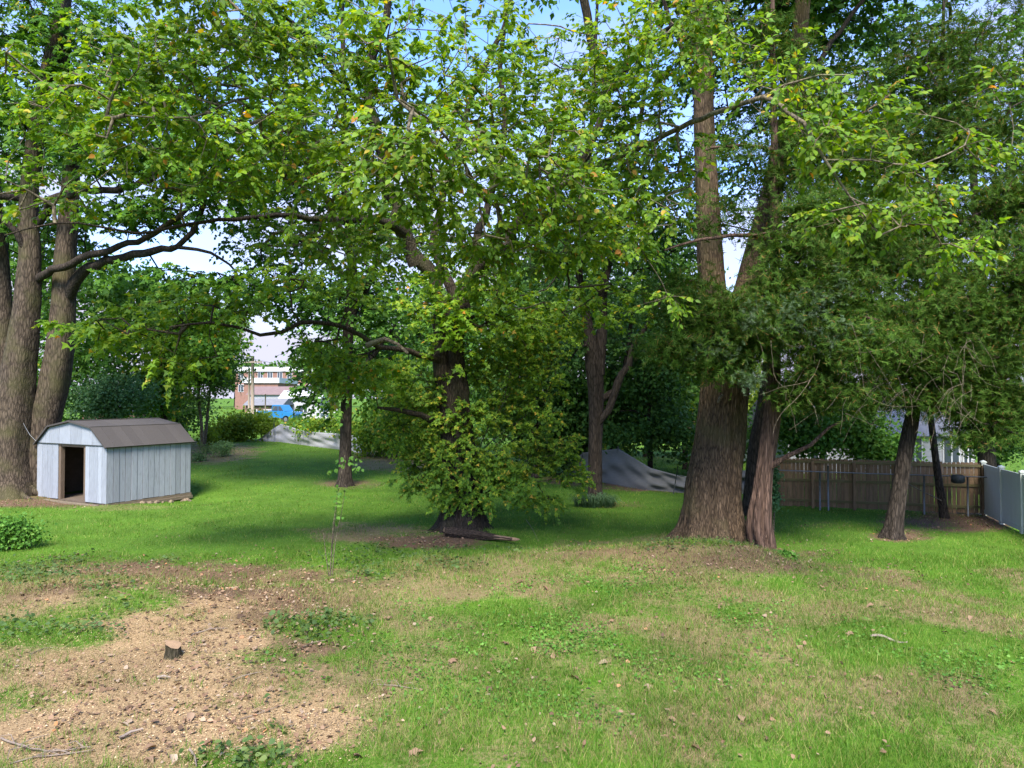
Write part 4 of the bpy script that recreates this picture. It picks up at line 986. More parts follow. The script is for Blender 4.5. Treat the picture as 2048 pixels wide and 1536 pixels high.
wood_tree('background_tree', 'dark viny tree behind the grey tarp peak', 1300, 33.5, .14, [(1300, 760, 33.5, 60, 70, 1.2, 50), (1260, 660, 33.5, 60, 70, 1.2, 40), (1330, 860, 33, 60, 45, 1, 44), (1350, 690, 33.5, 60, 50, 1, 24), (1240, 880, 33, 30, 25, .6, 12)], 34, .4, (.14, .24), M['leaf_dark'], group=WG)
wood_tree('background_tree', 'sunlit lime-green foliage glowing behind the grey tarp', 1290, 46, .15, [(1280, 800, 46, 110, 70, 2, 80), (1420, 800, 45, 90, 90, 2, 70), (1200, 870, 45, 60, 40, 1.5, 30), (1500, 780, 46, 50, 110, 2, 44)], 34, .5, (.22, .34), M['leaf_lime'], group=WG)
wood_tree('background_tree', 'green tree seen left of the massive trunk', 1370, 38, .15, [(1340, 560, 38, 70, 80, 1.6, 44), (1370, 760, 38, 50, 60, 1.2, 34), (1290, 500, 39, 90, 80, 1.6, 44)], 30, .45, (.18, .28), M['leaf_mid'], group=WG)
wood_tree('background_tree', 'low leafy tree behind the wooden fence', 1640, 29.5, .1, [(1620, 870, 29.5, 60, 40, .8, 34), (1700, 850, 29.5, 70, 40, .8, 34), (1760, 890, 29, 60, 30, .7, 26), (1580, 820, 30, 40, 60, .8, 26)], 34, .36, (.13, .2), M['leaf_mid'], group=WG, wd=3.0)
wood_tree('background_tree', 'dark green tree between house and white fence', 1990, 30, .14, [(1990, 880, 30, 50, 40, .8, 44), (2040, 840, 30, 60, 70, 1, 50), (1960, 800, 31, 60, 40, 1, 30)], 34, .36, (.14, .22), M['leaf_dark'], group=WG)
# far horizon trees
for k, (px, Dd, w, h) in enumerate([(470, 190, 60, 26), (545, 200, 40, 22), (640, 190, 70, 40), (760, 180, 80, 60), (900, 170, 90, 70), (1020, 150, 80, 60), (380, 160, 70, 60)]):
    names = ['far pale tree left of the brick building', 'far tree top just above the brick building roof', 'far tree right of the brick building', 'far tree behind the lawn tree', 'far tree behind the central trunk', 'far tree behind the dark evergreen mass', 'far tree above the hedge end']
    wood_tree('skyline_tree', names[k], px, Dd, .3, [(px, 775 - h, Dd, w, h, 4, 60)], 30, 1.2, (.8, 1.2), M['leaf_mid'], group='far trees on the skyline', limbs=1)
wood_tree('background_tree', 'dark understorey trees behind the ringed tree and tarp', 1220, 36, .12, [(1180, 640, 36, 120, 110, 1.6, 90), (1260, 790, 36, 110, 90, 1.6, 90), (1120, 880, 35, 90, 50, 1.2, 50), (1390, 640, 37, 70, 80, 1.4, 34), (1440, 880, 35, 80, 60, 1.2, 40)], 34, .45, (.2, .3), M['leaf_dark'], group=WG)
wood_tree('background_tree', 'mid green tree closing the gap above the tarp', 1150, 42, .2, [(1120, 500, 42, 140, 110, 2, 70), (1300, 640, 42, 120, 100, 2, 60), (980, 620, 42, 110, 110, 2, 60), (960, 800, 41, 120, 90, 2, 60)], 32, .55, (.24, .36), M['leaf_mid'], group=WG)
# ================================================================== built things
M['shed_paint'] = plain_mat('shed_paint', (0.25, 0.268, 0.298), .65, .16, 5, (8, 8, .7), dirt=(.13, .13, .14), dirt_amt=.8, bump=.35, perobj=.13)
M['shed_roof'] = plain_mat('shed_roof', (0.056, 0.049, 0.044), .85, .25, 9, (3, 3, 3), dirt=(.05, .045, .04), dirt_amt=.6, bump=.3, perobj=.10)
M['old_wood'] = plain_mat('old_wood', (0.12, 0.085, 0.058), .85, .35, 6, (6, 6, .8), dirt=(.07, .05, .035), dirt_amt=.7, bump=.4)
M['skid_wood'] = plain_mat('skid_wood', (0.16, 0.125, 0.085), .9, .35, 5, (1, 6, 6), dirt=(.05, .04, .03), dirt_amt=.6, bump=.4)
M['inner_wood'] = plain_mat('inner_wood', (0.10, 0.075, 0.055), .9, .3, 4)
M['stone'] = plain_mat('stone', (0.16, 0.12, 0.082), .9, .3, 8, dirt=(.18, .13, .09), dirt_amt=.7, bump=.5, perobj=.25)
M['block'] = plain_mat('block', (0.36, 0.24, 0.15), .9, .25, 8, dirt=(.16, .11, .07), bump=.4)
M['fence_wood'] = plain_mat('fence_wood', (0.16, 0.102, 0.057), .85, .3, 4, (6, 6, .7), dirt=(.06, .065, .03), dirt_amt=.7, bump=.3, perobj=.22)
M['rail_wood'] = plain_mat('rail_wood', (0.12, 0.10, 0.045), .9, .3, 4, (.8, 6, 6), dirt=(.10, .12, .04), dirt_amt=.7, perobj=.15)
M['galv'] = plain_mat('galv', (0.15, 0.16, 0.165), .55, .15, 10, metal=.4, dirt=(.2, .2, .19))
M['vinyl'] = plain_mat('vinyl', (0.46, 0.475, 0.415), .4, .06, 2, dirt=(.40, .44, .34), dirt_amt=.5, perobj=.03)
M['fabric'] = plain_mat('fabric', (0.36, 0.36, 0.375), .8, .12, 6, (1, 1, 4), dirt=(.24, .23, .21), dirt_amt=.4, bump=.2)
M['fabric_shade'] = plain_mat('shaded_fabric', (0.115, 0.115, 0.112), .8, .14, 5, (1, 1, 4), dirt=(.16, .15, .13), dirt_amt=.4, bump=.2)  # darker copy of the fence fabric, tree shade put into its colour
M['black_metal'] = plain_mat('black_metal', (0.03, 0.035, 0.03), .6, .2, 8)
M['white_paint'] = plain_mat('white_paint', (0.5, 0.5, 0.5), .6, .05, 3, dirt=(.5, .5, .48))
M['siding'] = plain_mat('siding', (0.36, 0.36, 0.36), .6, .05, 3, dirt=(.5, .5, .47), dirt_amt=.3)
M['brick'] = plain_mat('brick', (0.22, 0.12, 0.092), .9, .2, 2.0, dirt=(.25, .12, .09), dirt_amt=.5)
M['roof_grey'] = plain_mat('roof_grey', (0.15, 0.15, 0.155), .9, .2, 3)
M['roof_brown'] = plain_mat('roof_brown', (0.16, 0.11, 0.10), .9, .2, 3)
M['glass'] = plain_mat('glass', (0.05, 0.06, 0.08), .1, .1, 3, spec=.6)
M['blue_paint'] = plain_mat('blue_paint', (0.02, 0.15, 0.34), .3, .08, 3, spec=.6)
M['blue_plastic'] = plain_mat('blue_plastic', (0.02, 0.25, 0.45), .4, .08, 3)
M['rubber'] = plain_mat('rubber', (0.02, 0.02, 0.02), .8, .1, 4)
M['pole_wood'] = plain_mat('pole_wood', (0.24, 0.19, 0.14), .9, .25, 5, (5, 5, .5))
M['log_bark'] = bark_mat('log_bark', (0.03, 0.02, 0.014), (0.11, 0.075, 0.052), None, (3, 20, 20), .8)
M['log_end'] = plain_mat('log_end', (0.24, 0.155, 0.09), .9, .25, 12, bump=.3)
M['pale_bark'] = plain_mat('pale_bark', (0.22, 0.175, 0.14), .9, .25, 10, bump=.4)
M['stick'] = plain_mat('stick', (0.18, 0.14, 0.11), .9, .3, 8)
M['lily'] = leaf_mat('lily', [(0, (.04, .085, .04)), (1, (.08, .14, .06))], .25)

# ---- shed
TH = rad(27); SL, SW, SH = 3.55, 4.45, 2.17
c0 = G(213, 1011)
SZ = float(c0[2]) + .05
shed = empty('garden_shed', (c0[0], c0[1], SZ), rad(90) - TH)
tag(shed, 'small white plank shed with brown barn roof and open doorway', 'shed')
def side_plank(x0, x1, y, out, nm='siding_plank'):
    o = random.uniform(-.006, .006)
    MB().box((x0 + .010, y - .02 + o * 1.6, random.uniform(0, .025)), (x1 - .010, y + .004, SH - .01)).build(nm, M['shed_paint'], shed)
npl = 15
for k in range(npl):
    side_plank(SL * k / npl, SL * (k + 1) / npl, 0, -1)
for k in range(8):      # far long wall and rear wall, coarse boards
    MB().box((SL * k / 8 + .005, SW - .004, 0), (SL * (k + 1) / 8 - .005, SW + .02, SH - .01)).build('siding_plank', M['shed_paint'], shed)
    MB().box((SL - .004, SW * k / 8 + .005, 0), (SL + .02, SW * (k + 1) / 8 - .005, SH - .01)).build('siding_plank', M['shed_paint'], shed)
DY0, DY1 = 1.27, 3.06
for (a, b_, n) in ((.0, DY0, 5), (DY1, SW, 4)):
    for k in range(n):
        y0 = a + (b_ - a) * k / n; y1 = a + (b_ - a) * (k + 1) / n
        o = random.uniform(-.005, .005)
        MB().box((-.03 + o, y0 + (.005 if k else -.02), random.uniform(0, .02)), (0, y1 - .005, SH - .02)).build('siding_plank', M['shed_paint'], shed)
yb1, zb1, zp = .19 * SW, SH + .64, SH + .86
def roof_z(y):
    y = min(y, SW - y)
    return SH + (zb1 - SH) * y / yb1 if y < yb1 else zb1 + (zp - zb1) * (y - yb1) / (SW / 2 - yb1)
edges = [0.0, yb1, SW * .34, SW * .5, SW * .66, SW - yb1, SW]
for i in range(len(edges) - 1):
    a, b_ = edges[i], edges[i + 1]
    MB().prism([(a + .004, SH - .005), (b_ - .004, SH - .005), (b_ - .004, roof_z(b_) - .03), (a + .004, roof_z(a) - .03)], 0, -.045, -.012).build('gable_board', M['shed_paint'], shed)
    MB().prism([(a + .004, SH - .005), (b_ - .004, SH - .005), (b_ - .004, roof_z(b_) - .03), (a + .004, roof_z(a) - .03)], 0, SL + .0, SL + .03).build('gable_board', M['shed_paint'], shed)
MB().box((-.062, -.03, SH - .035), (-.047, SW + .03, SH - .012)).build('door_track', M['black_metal'], shed)
prof = [(-.09, SH - .10), (yb1, zb1), (SW / 2, zp), (SW - yb1, zb1), (SW + .09, SH - .10)]
nst = 10
for i in range(4):
    (ya, za), (yb, zb) = prof[i], prof[i + 1]
    nx, nz = -(zb - za), (yb - ya); l = math.hypot(nx, nz); nx, nz = nx / l, nz / l
    for k in range(nst):
        x0 = -.12 + (SL + .26) * k / nst; x1 = -.12 + (SL + .26) * (k + 1) / nst
        t = .028 + random.uniform(0, .008)
        MB().prism([(ya, za), (yb, zb), (yb + nx * t, zb + nz * t), (ya + nx * t, za + nz * t)], 0, x0 + .002, x1 - .002).build('roof_sheet', M['shed_roof'], shed)
    MB().prism([(ya - (yb-ya)*.01, za), (ya + (yb - ya) * .03, za + (zb - za) * .03), (ya + (yb - ya) * .03 + nx * .05, za + (zb - za) * .03 + nz * .05), (ya - (yb-ya)*.01 + nx * .05, za + nz * .05)], 0, -.13, SL + .15).build('roof_trim', M['shed_roof'], shed)
    MB().prism([(ya, za - .02), (yb, zb - .02), (yb + nx * .045, zb + nz * .045), (ya + nx * .045, za + nz * .045)], 0, -.145, -.122).build('barge_board', M['shed_roof'], shed)
MB().box((-.14, SW / 2 - .08, zp + .01), (SL + .15, SW / 2 + .08, zp + .05)).build('ridge_cap', M['shed_roof'], shed)
for y in (DY0, DY1):
    a = (y, y + .16) if y == DY0 else (y - .16, y)
    MB().box((.005, a[0], -.02), (.15, a[1], SH - .03)).build('door_post', M['old_wood'], shed)
MB().box((.01, DY0 + .17, SH - .12), (.10, DY1 - .17, SH - .02)).build('door_lintel', M['inner_wood'], shed)
MB().box((.0, .02, -.06), (SL - .02, SW - .02, -.005)).build('floor', M['inner_wood'], shed)
MB().box((.16, .008, .0), (SL - .01, .03, SH - .02)).build('inner_lining', M['inner_wood'], shed)
MB().box((.16, SW - .03, .0), (SL - .01, SW - .008, SH - .02)).build('inner_lining', M['inner_wood'], shed)
MB().box((SL - .03, .04, .0), (SL - .008, SW - .04, SH - .02)).build('inner_lining', M['inner_wood'], shed)
MB().box((-.02, -.03, -.10), (SL + .04, .07, -.008)).build('sill_beam', M['skid_wood'], shed)
MB().box((-.35, -.10, -.22), (SL + .05, .12, -.105)).build('skid', M['skid_wood'], shed)
MB().box((-.35, SW - .4, -.22), (SL + .05, SW - .2, -.105)).build('skid', M['skid_wood'], shed)
MB().box((-.34, .13, -.09), (-.18, SW - .5, -.02)).build('door_step', M['skid_wood'], shed)
def inshed(x, y):
    a = rad(90) - TH
    return c0[0] + x * math.cos(a) - y * math.sin(a), c0[1] + x * math.sin(a) + y * math.cos(a)
for (x, y, h) in ((SL - .35, .0, .42), (SL - 1.35, .05, .3)):
    wx, wy = inshed(x, y); zg = float(terr(wx, wy))
    MB().box((x, y, zg - SZ - .05), (x + .25, y + .22, -.222)).build('support_block', M['block'], shed)
# rough stones along the shed base
def stone_mesh(seed):
    r = random.Random(seed); v = []; f = []
    n, m_ = 7, 4
    v.append((0, 0, .5))
    for j in range(1, m_):
        for i in range(n):
            a = 2 * math.pi * i / n; ph = math.pi * j / m_; k = r.uniform(.38, .58)
            v.append((k * math.sin(ph) * math.cos(a) * 1.3, k * math.sin(ph) * math.sin(a), k * math.cos(ph) * .8))
    v.append((0, 0, -.4))
    for i in range(n): f.append((0, 1 + i, 1 + (i + 1) % n))
    for j in range(m_ - 2):
        for i in range(n):
            a = 1 + j * n + i; b_ = 1 + j * n + (i + 1) % n; f.append((a, a + n, b_ + n, b_))
    l = len(v) - 1; s = 1 + (m_ - 2) * n
    for i in range(n): f.append((l, s + (i + 1) % n, s + i))
    me = bpy.data.meshes.new('stone'); me.from_pydata(v, [], f); me.materials.append(M['stone']); return me
smeshes = [stone_mesh(i) for i in range(5)]
for k in range(18):
    x = random.uniform(1.2, SL - .1); wx, wy = inshed(x, -.22 + random.uniform(-.18, .1))
    o = bpy.data.objects.new('stone', random.choice(smeshes)); s = random.uniform(.09, .2)
    o.location = (wx, wy, float(terr(wx, wy)) + s * .12); o.scale = (s, s, s); o.rotation_euler = (0, 0, random.uniform(0, 6))
    link(o); tag(o, 'rough tan stone lying under the long side of the shed', 'stone', 'stones along the shed base')
# wire hanging from the maple to the shed
mb = MB(); w = catmull([P(32, 780, 27.6), P(40, 830, 27.3), P(60, 870, 27.0), P(72, 882, 27.0)], .2)
o = mb.tube(list(w), .008, 5).build('hanging_wire', M['galv']); tag(o, 'thin pale wire running from the maple trunk to the shed', 'wire')

# ---- wooden fence along the right
A = G(1545, 1012); B = G(1972, 1030)
dv = B[:2] - A[:2]; FL = float(np.linalg.norm(dv)); ang = math.atan2(dv[1], dv[0])
fence = empty('wooden_fence', (A[0], A[1], 0), ang)
tag(fence, 'weathered brown wooden picket fence behind the cedars', 'fence')
def fz(t): 
    p = A[:2] + dv * (t / FL); return float(terr(p[0], p[1]))
n = int(FL / .135)
FH = 1.78
pm = {}
for k in range(n):
    t = k * .135; h = FH + random.uniform(-.02, .02); gp = random.choice([.004, .006, .008, .016])
    mb = MB(); x0, x1 = gp, .135 - gp * .3; z0 = fz(t) + random.uniform(.02, .06)
    z1 = fz(t) + h
    mb.prism([(x0, z0), (x1, z0), (x1, z1 - .03), (x1 - .025, z1), (x0 + .025, z1), (x0, z1 - .03)], 1, 0, .018)
    mb.build('picket', M['fence_wood'], fence, loc=(t, random.uniform(-.004, .004), 0))
nps = 5
for k in range(nps + 1):
    t = min(FL - .1, FL * k / nps)
    MB().box((-.045, -.13, fz(t) - .2), (.045, -.04, fz(t) + FH - .1)).build('fence_post', M['fence_wood'], fence, loc=(t, 0, 0))
for k in range(nps):
    t0, t1 = FL * k / nps, FL * (k + 1) / nps
    for hh in (.22, .95, 1.62):
        mb = MB(); a, b_ = fz(t0) + hh, fz(t1) + hh
        mb.prism([(t0 + .003, a), (t1 - .003, b_), (t1 - .003, b_ + .09), (t0 + .003, a + .09)], 1, -.038, -.002)
        mb.build('fence_rail', M['rail_wood'], fence)
# chain-link remains in front of it
cl = empty('metal_fence', (A[0], A[1], 0), ang)
tag(cl, 'old galvanised posts and top rail before the wooden fence', 'fence')
for px in (1642, 1659, 1848, 1930):
    t = (px - 1545) / (1972 - 1545) * FL
    MB().tube([(t, -.42, fz(t) - .1), (t, -.42, fz(t) + 1.33 + (.25 if px == 1659 else 0))], .03, 10).build('post', M['galv'], cl, True)
MB().tube([(0.1, -.42, fz(0) + 1.36), (FL * .5, -.42, fz(FL * .5) + 1.34), (FL - .1, -.42, fz(FL) + 1.33)], .018, 8).build('top_rail', M['galv'], cl, True)
t = (1910 - 1545) / (1972 - 1545) * FL
mb = MB(); mb.tube([(t, -.52, fz(t) + 1.12), (t, -.52, fz(t) + 1.16), (t, -.52, fz(t) + 1.36), (t, -.52, fz(t) + 1.40)], [.14, .2, .2, .15], 14)
o = mb.build('hanging_pot', M['black_metal'], None, True); o.location = (A[0], A[1], 0); o.rotation_euler = (0, 0, ang)
tag(o, 'black plastic pot hung on the chain-link rail near the corner', 'pot')

# ---- white vinyl fence
C1 = G(1968, 1030); C2 = G(2052, 1070)
dv2 = (C2[:2] - C1[:2]); L2 = float(np.linalg.norm(dv2)); ang2 = math.atan2(dv2[1], dv2[0])
vf = empty('vinyl_fence', (C1[0], C1[1], 0), ang2)
tag(vf, 'white vinyl privacy fence with capped posts at the right edge', 'fence')
u2 = dv2 / L2; PS = L2 * .47
def vz(t):
    p = C1[:2] + u2 * t; return float(terr(p[0], p[1]))
for k in range(5):
    t = k * PS; z = vz(t)
    pst = MB().box((-.065, -.065, z - .1), (.065, .065, z + 1.78)).build('fence_post', M['vinyl'], vf, loc=(t, 0, 0))
    mb = MB(); mb.box((-.085, -.085, z + 1.78), (.085, .085, z + 1.82))
    mb.add([(-.085, -.085, z+1.82), (.085, -.085, z+1.82), (.085, .085, z+1.82), (-.085, .085, z+1.82), (0, 0, z+1.87)], [(0,1,4),(1,2,4),(2,3,4),(3,0,4)])
    mb.build('post_cap', M['vinyl'], pst)
    if k == 4: break
    t1 = t + PS; za, zb = vz(t), vz(t1)
    for h in (.06, 1.6):
        MB().prism([(t + .066, za + h), (t1 - .066, zb + h), (t1 - .066, zb + h + .14), (t + .066, za + h + .14)], 1, -.03, .03).build('rail', M['vinyl'], vf)
    nb = 11
    for j in range(nb):
        a = t + .066 + (PS - .132) * j / nb; b_ = t + .066 + (PS - .132) * (j + 1) / nb
        zz = vz((a + b_) / 2)
        MB().box((a + .003, -.014, zz + .19), (b_ - .003, .014, zz + 1.605)).build('board', M['vinyl'], vf)

# ---- sagging fabric on the back fence
def fabric(name, label, top, bot, mat, posts=(), fold=.05, seed=0, cat='tarp'):
    """top / bot: px, py, D"""
    n = 90; m_ = 18
    tw = np.array([P(*q) for q in top]); bw = np.array([P(*q) for q in bot])
    ti = np.linspace(0, 1, len(tw)); bi = np.linspace(0, 1, len(bw)); s = np.linspace(0, 1, n)
    tp = np.stack([np.interp(s, ti, tw[:, k]) for k in range(3)], 1); bp = np.stack([np.interp(s, bi, bw[:, k]) for k in range(3)], 1)
    v = np.linspace(0, 1, m_)
    V = tp[:, None] * (1 - v)[None, :, None] + bp[:, None] * v[None, :, None]
    wr = fold * np.sin(v * math.pi)[None, :] * (np.sin(s * 26 + seed)[:, None] * .6 + np.sin(s[:, None] * 14 + v[None] * 9 + seed) + .6 * np.sin(s[:, None] * 40 - v[None] * 14))
    V[:, :, 1] += wr; V[:, :, 2] += .25 * wr * (1 - v)[None, :]
    base = bw[0].copy(); 
    i = np.arange(n - 1)[:, None] * m_ + np.arange(m_ - 1)[None]
    q = np.stack([i, i + m_, i + m_ + 1, i + 1], -1).reshape(-1, 4)
    r = empty(name, base); tag(r, label, cat)
    o = mobj('cloth', np_mesh('cloth', V.reshape(-1, 3) - base, [q], True), mat, r)
    md = o.modifiers.new('thick', 'SOLIDIFY'); md.thickness = .006
    for (px, py0, py1, Dp) in posts:
        MB().tube([P(px, py1, Dp) - base, P(px, py0, Dp) - base], .03, 8).build('post', M['galv'], r, True)
    MB().tube([q - base + np.array([0, .02, 0]) for q in tp[::6]], .01, 6).build('top_wire', M['galv'], r, True)
    return r
def gp(px, py): 
    q = G(px, py); return (px, py + 2, q[1])
def tp_(px, py, ref): return (px, py, ref[2])
bt = [gp(512, 882), gp(560, 884), gp(620, 892), gp(680, 899), gp(722, 906)]
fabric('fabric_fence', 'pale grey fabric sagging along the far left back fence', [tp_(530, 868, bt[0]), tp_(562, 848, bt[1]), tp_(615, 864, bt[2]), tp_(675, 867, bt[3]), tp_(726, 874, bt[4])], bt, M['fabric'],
       [(548, 842, 884, bt[1][2]), (640, 850, 896, bt[2][2])])
bt = [gp(1135, 948), gp(1165, 958), gp(1220, 968), gp(1290, 980), gp(1365, 986), gp(1495, 988)]
fabric('grey_tarp', 'shaded grey tarp drooping between posts behind the ringed tree', [tp_(1135, 935, bt[0]), tp_(1165, 906, bt[1]), tp_(1236, 897, bt[2]), tp_(1300, 936, bt[3]), tp_(1365, 954, bt[4]), tp_(1495, 940, bt[5])], bt, M['fabric_shade'],
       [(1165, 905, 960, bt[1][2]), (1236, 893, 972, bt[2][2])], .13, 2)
q = G(1346, 988); mb = MB(); top = P(1356, 932, q[1] - .2)
mb.tube([(0, 0, -.1), tuple(top - q)], .02, 6)
o = mb.build('steel_stake', M['black_metal'], None, True, loc=q); tag(o, 'thin dark steel stake leaning against the grey tarp', 'stake')
# back chain-link line between the two fabrics, beyond the bush
A3, B3 = G(735, 908), G(1130, 945)
cf = empty('back_fence', (A3[0], A3[1], 0)); tag(cf, 'galvanised post fence between the two fabric pieces', 'fence')
for k in range(6):
    p = A3 + (B3 - A3) * k / 5; z = float(terr(p[0], p[1]))
    MB().tube([(p[0] - A3[0], p[1] - A3[1], z - .1), (p[0] - A3[0], p[1] - A3[1], z + 1.5)], .03, 8).build('post', M['galv'], cf, True)
MB().tube([(0, 0, float(A3[2]) + 1.5), tuple((B3 - A3)[:2]) + (float(B3[2]) + 1.5,)], .02, 6).build('top_rail', M['galv'], cf, True)

# ---- buildings
def building(name, label, px0, px1, pytop, D, depth, wallm, roofm, rows, roof='flat', rz=0.0, ztop=None, cat='building', base_z=None, roof_h=1.2, over=.3):
    x0, x1 = (px0 - 1024) / F * D, (px1 - 1024) / F * D
    zb = float(terr((x0 + x1) / 2, D)) - .3 if base_z is None else base_z
    zt = P(px0, pytop, D)[2]
    r = empty(name, (x0, D, zb), rz); tag(r, label, cat)
    W, H = x1 - x0, zt - zb
    MB().box((0, 0, 0), (W, depth, H)).build('wall', wallm, r)
    if roof == 'flat':
        MB().box((-over, -over, H), (W + over, depth + over, H + roof_h)).build('roof', roofm, r)
    elif roof == 'gable_x':
        MB().prism([(-over, H - .1), (depth + over, H - .1), (depth / 2, H + roof_h)], 0, -over, W + over).build('roof', roofm, r)
    for (u0, u1, v0, v1) in rows:
        fr = MB().box((u0 - .08, -.05, v0 - .08), (u1 + .08, -.003, v1 + .08)).build('window', M['white_paint'], r)
        MB().box((u0, -.07, v0), (u1, -.053, v1)).build('pane', M['glass'], fr)
        MB().box(((u0+u1)/2 - .04, -.085, v0), ((u0+u1)/2 + .04, -.072, v1)).build('mullion', M['white_paint'], fr)
    return r
D = 150
W = (640 - 470) / F * D
rows = []
for zz in (4.2, 6.9):
    for k in range(8):
        u = .8 + k * (W - 1.6) / 8; rows.append((u, u + 1.0, zz, zz + 1.5))
building('brick_building', 'three-storey red brick building with white roof band far off', 470, 640, 743, D, 14, M['brick'], M['white_paint'], rows, 'flat', roof_h=1.0)
D = 120
building('brick_annex', 'lower red brick annex with white roof edge before the brick building', 488, 556, 766, D, 10, M['brick'], M['white_paint'], [(1.2, 2.2, 1.9, 3.2), (3.6, 4.9, 1.9, 3.2)], 'flat', roof_h=.9)
D = 95
building('white_house', 'white house with brown roof below the brick annex', 497, 590, 788, D, 6, M['siding'], M['roof_brown'], [(1.0, 1.8, .9, 1.8)], 'gable_x', roof_h=1.1)
D = 82
building('grey_garage', 'low garage with pale grey roof behind the far vines', 492, 562, 809, D, 4, M['old_wood'], M['roof_grey'], [(.5, 1.3, .5, 1.4), (2.2, 3.2, .5, 1.4)], 'gable_x', roof_h=.75)
building('white_garage', 'plain white garage wall half hidden by leaves', 562, 640, 795, 86, 4, M['siding'], M['white_paint'], [(2.4, 3.3, 1.0, 1.9)], 'gable_x', roof_h=.9)
building('brick_house', 'red brick house seen through leaves behind the shed', 165, 270, 820, 52, 6, M['brick'], M['roof_grey'], [(1.2, 2.0, .9, 1.8)], 'gable_x', roof_h=1.2)
building('brick_block', 'pale brick house wall glimpsed left of the massive trunk', 1300, 1400, 757, 70, 8, M['brick'], M['roof_grey'], [(1.0, 2.0, 2.6, 4.0), (3.3, 4.3, 2.6, 4.0)], 'gable_x', roof_h=1.6)
D = 36
hs = building('white_siding_house', 'white sided house with grey roof behind the wooden fence', 1575, 1948, 868, D, 7, M['siding'], M['roof_grey'], [(8.2, 8.95, .9, 2.15), (6.3, 7.0, .9, 2.15), (3.6, 4.4, .9, 2.15), (1.2, 2.0, .9, 2.15), (9.25, 9.6, .7, 2.0)], 'gable_x', roof_h=1.9)
for k in range(9):
    MB().box((0, -.018, .25 + k * .24), ((1948 - 1575) / F * D, -.002, .25 + k * .24 + .215)).build('siding_board', M['siding'], hs)

# ---- poles, wires, vehicle, barrel
def pole(name, label, px, pyt, D, r, cross=False):
    x = (px - 1024) / F * D; z = float(terr(x, D)); zt = P(px, pyt, D)[2]
    e = empty(name, (x, D, z)); tag(e, label, 'pole')
    MB().tube([(0, 0, -.2), (0, 0, zt - z)], [r, r * .75], 10).build('pole_shaft', M['pole_wood'], e, True)
    if cross:
        MB().box((-1.0, -.16, zt - z - .7), (1.0, -.14 + .02, zt - z - .55)).build('cross_arm', M['pole_wood'], e)
        for s in (-.9, -.4, .4, .9):
            MB().tube([(s, -.14, zt - z - .55), (s, -.14, zt - z - .4)], .04, 8).build('insulator', M['white_paint'], e)
    return e
pole('utility_pole', 'brown wooden utility pole with cross arm before the brick building', 505, 712, 70, .2, True)
pole('utility_pole', 'thinner grey pole just left of the utility pole', 498, 735, 74, .12)
pole('utility_pole', 'short thin pole in front of the grey garage', 531, 788, 72, .08)
for k, (dz, lb) in enumerate(((.0, 'upper overhead wire running right from the utility pole'), (-.6, 'lower overhead wire running right from the utility pole'))):
    a = P(505, 718, 70) + np.array([0, 0, dz]); b_ = P(760, 742, 66) + np.array([0, 0, dz])
    m_ = (a + b_) / 2 - np.array([0, 0, .5])
    o = MB().tube(list(catmull([a, m_, b_], 1.0)), .018, 5).build('overhead_wire', M['black_metal'])
    tag(o, lb, 'wire')

# blue pickup truck beyond the vines
x = (560 - 1024) / F * 66; z = float(terr(x, 66)) + .25
car = empty('pickup_truck', (x, 66, z), rad(-14)); tag(car, 'bright blue pickup truck parked beyond the far fabric fence', 'truck')
mb = MB(); mb.prism([(-1.9, .45), (1.9, .45), (1.95, .8), (1.9, 1.0), (.95, 1.08), (.9, 1.1), (-1.9, 1.1), (-1.95, .8)], 1, -.85, .85); mb.build('body', M['blue_paint'], car)
mb = MB(); mb.prism([(-.45, 1.1), (1.0, 1.1), (.55, 1.68), (-.35, 1.7)], 1, -.74, .74); cab = mb.build('cab', M['blue_paint'], car)
MB().prism([(-.36, 1.15), (.25, 1.15), (.25, 1.58), (-.3, 1.58)], 1, -.765, -.742).build('side_window', M['glass'], cab)
MB().prism([(.32, 1.15), (.82, 1.15), (.52, 1.58), (.32, 1.58)], 1, -.765, -.742).build('side_window', M['glass'], cab)
for wx in (-1.2, 1.2):
    for wy in (-.8, .8):
        w = MB().tube([(wx, wy - .1, .34), (wx, wy + .1, .34)], .34, 16).build('wheel', M['rubber'], car, True)
        MB().tube([(wx, wy - .112, .34), (wx, wy - .102, .34)], .19, 12).build('rim', M['galv'], w)
MB().box((1.955, -.75, .72), (1.975, -.5, .88)).build('headlight', M['white_paint'], car); MB().box((1.955, .5, .72), (1.975, .75, .88)).build('headlight', M['white_paint'], car)
MB().box((-2.05, -.85, .45), (-1.96, .85, .6)).build('bumper', M['galv'], car)
x = (620 - 1024) / F * 54; z = float(terr(x, 54)) + .1
bar = empty('blue_barrel', (x, 54, z + .5)); tag(bar, 'small blue plastic barrel behind the far vines', 'barrel')
MB().tube([(0, 0, 0), (0, 0, .04), (0, 0, .45), (0, 0, .8), (0, 0, .86)], [.24, .28, .31, .28, .24], 16).build('drum', M['blue_plastic'], bar, True)
MB().tube([(0, 0, .87), (0, 0, .9)], [.26, .25], 16).build('lid', M['blue_plastic'], bar)
MB().tube([(0, 0, .42), (0, 0, .48)], .325, 16).build('hoop', M['blue_plastic'], bar)
# white railing beyond the fence
x = (640 - 1024) / F * 60; z = float(terr(x, 60)) + .9
rl = empty('white_railing', (x, 60, z)); tag(rl, 'white railing glimpsed left of the slender lawn tree', 'railing')
for k in range(5):
    MB().box((k * .5 - .05, -.05, -.9), (k * .5 + .05, .05, 1.25)).build('baluster', M['white_paint'], rl)
for h in (.35, .8):
    MB().box((-.05, -.075, h), (2.05, -.052, h + .08)).build('rail', M['white_paint'], rl)

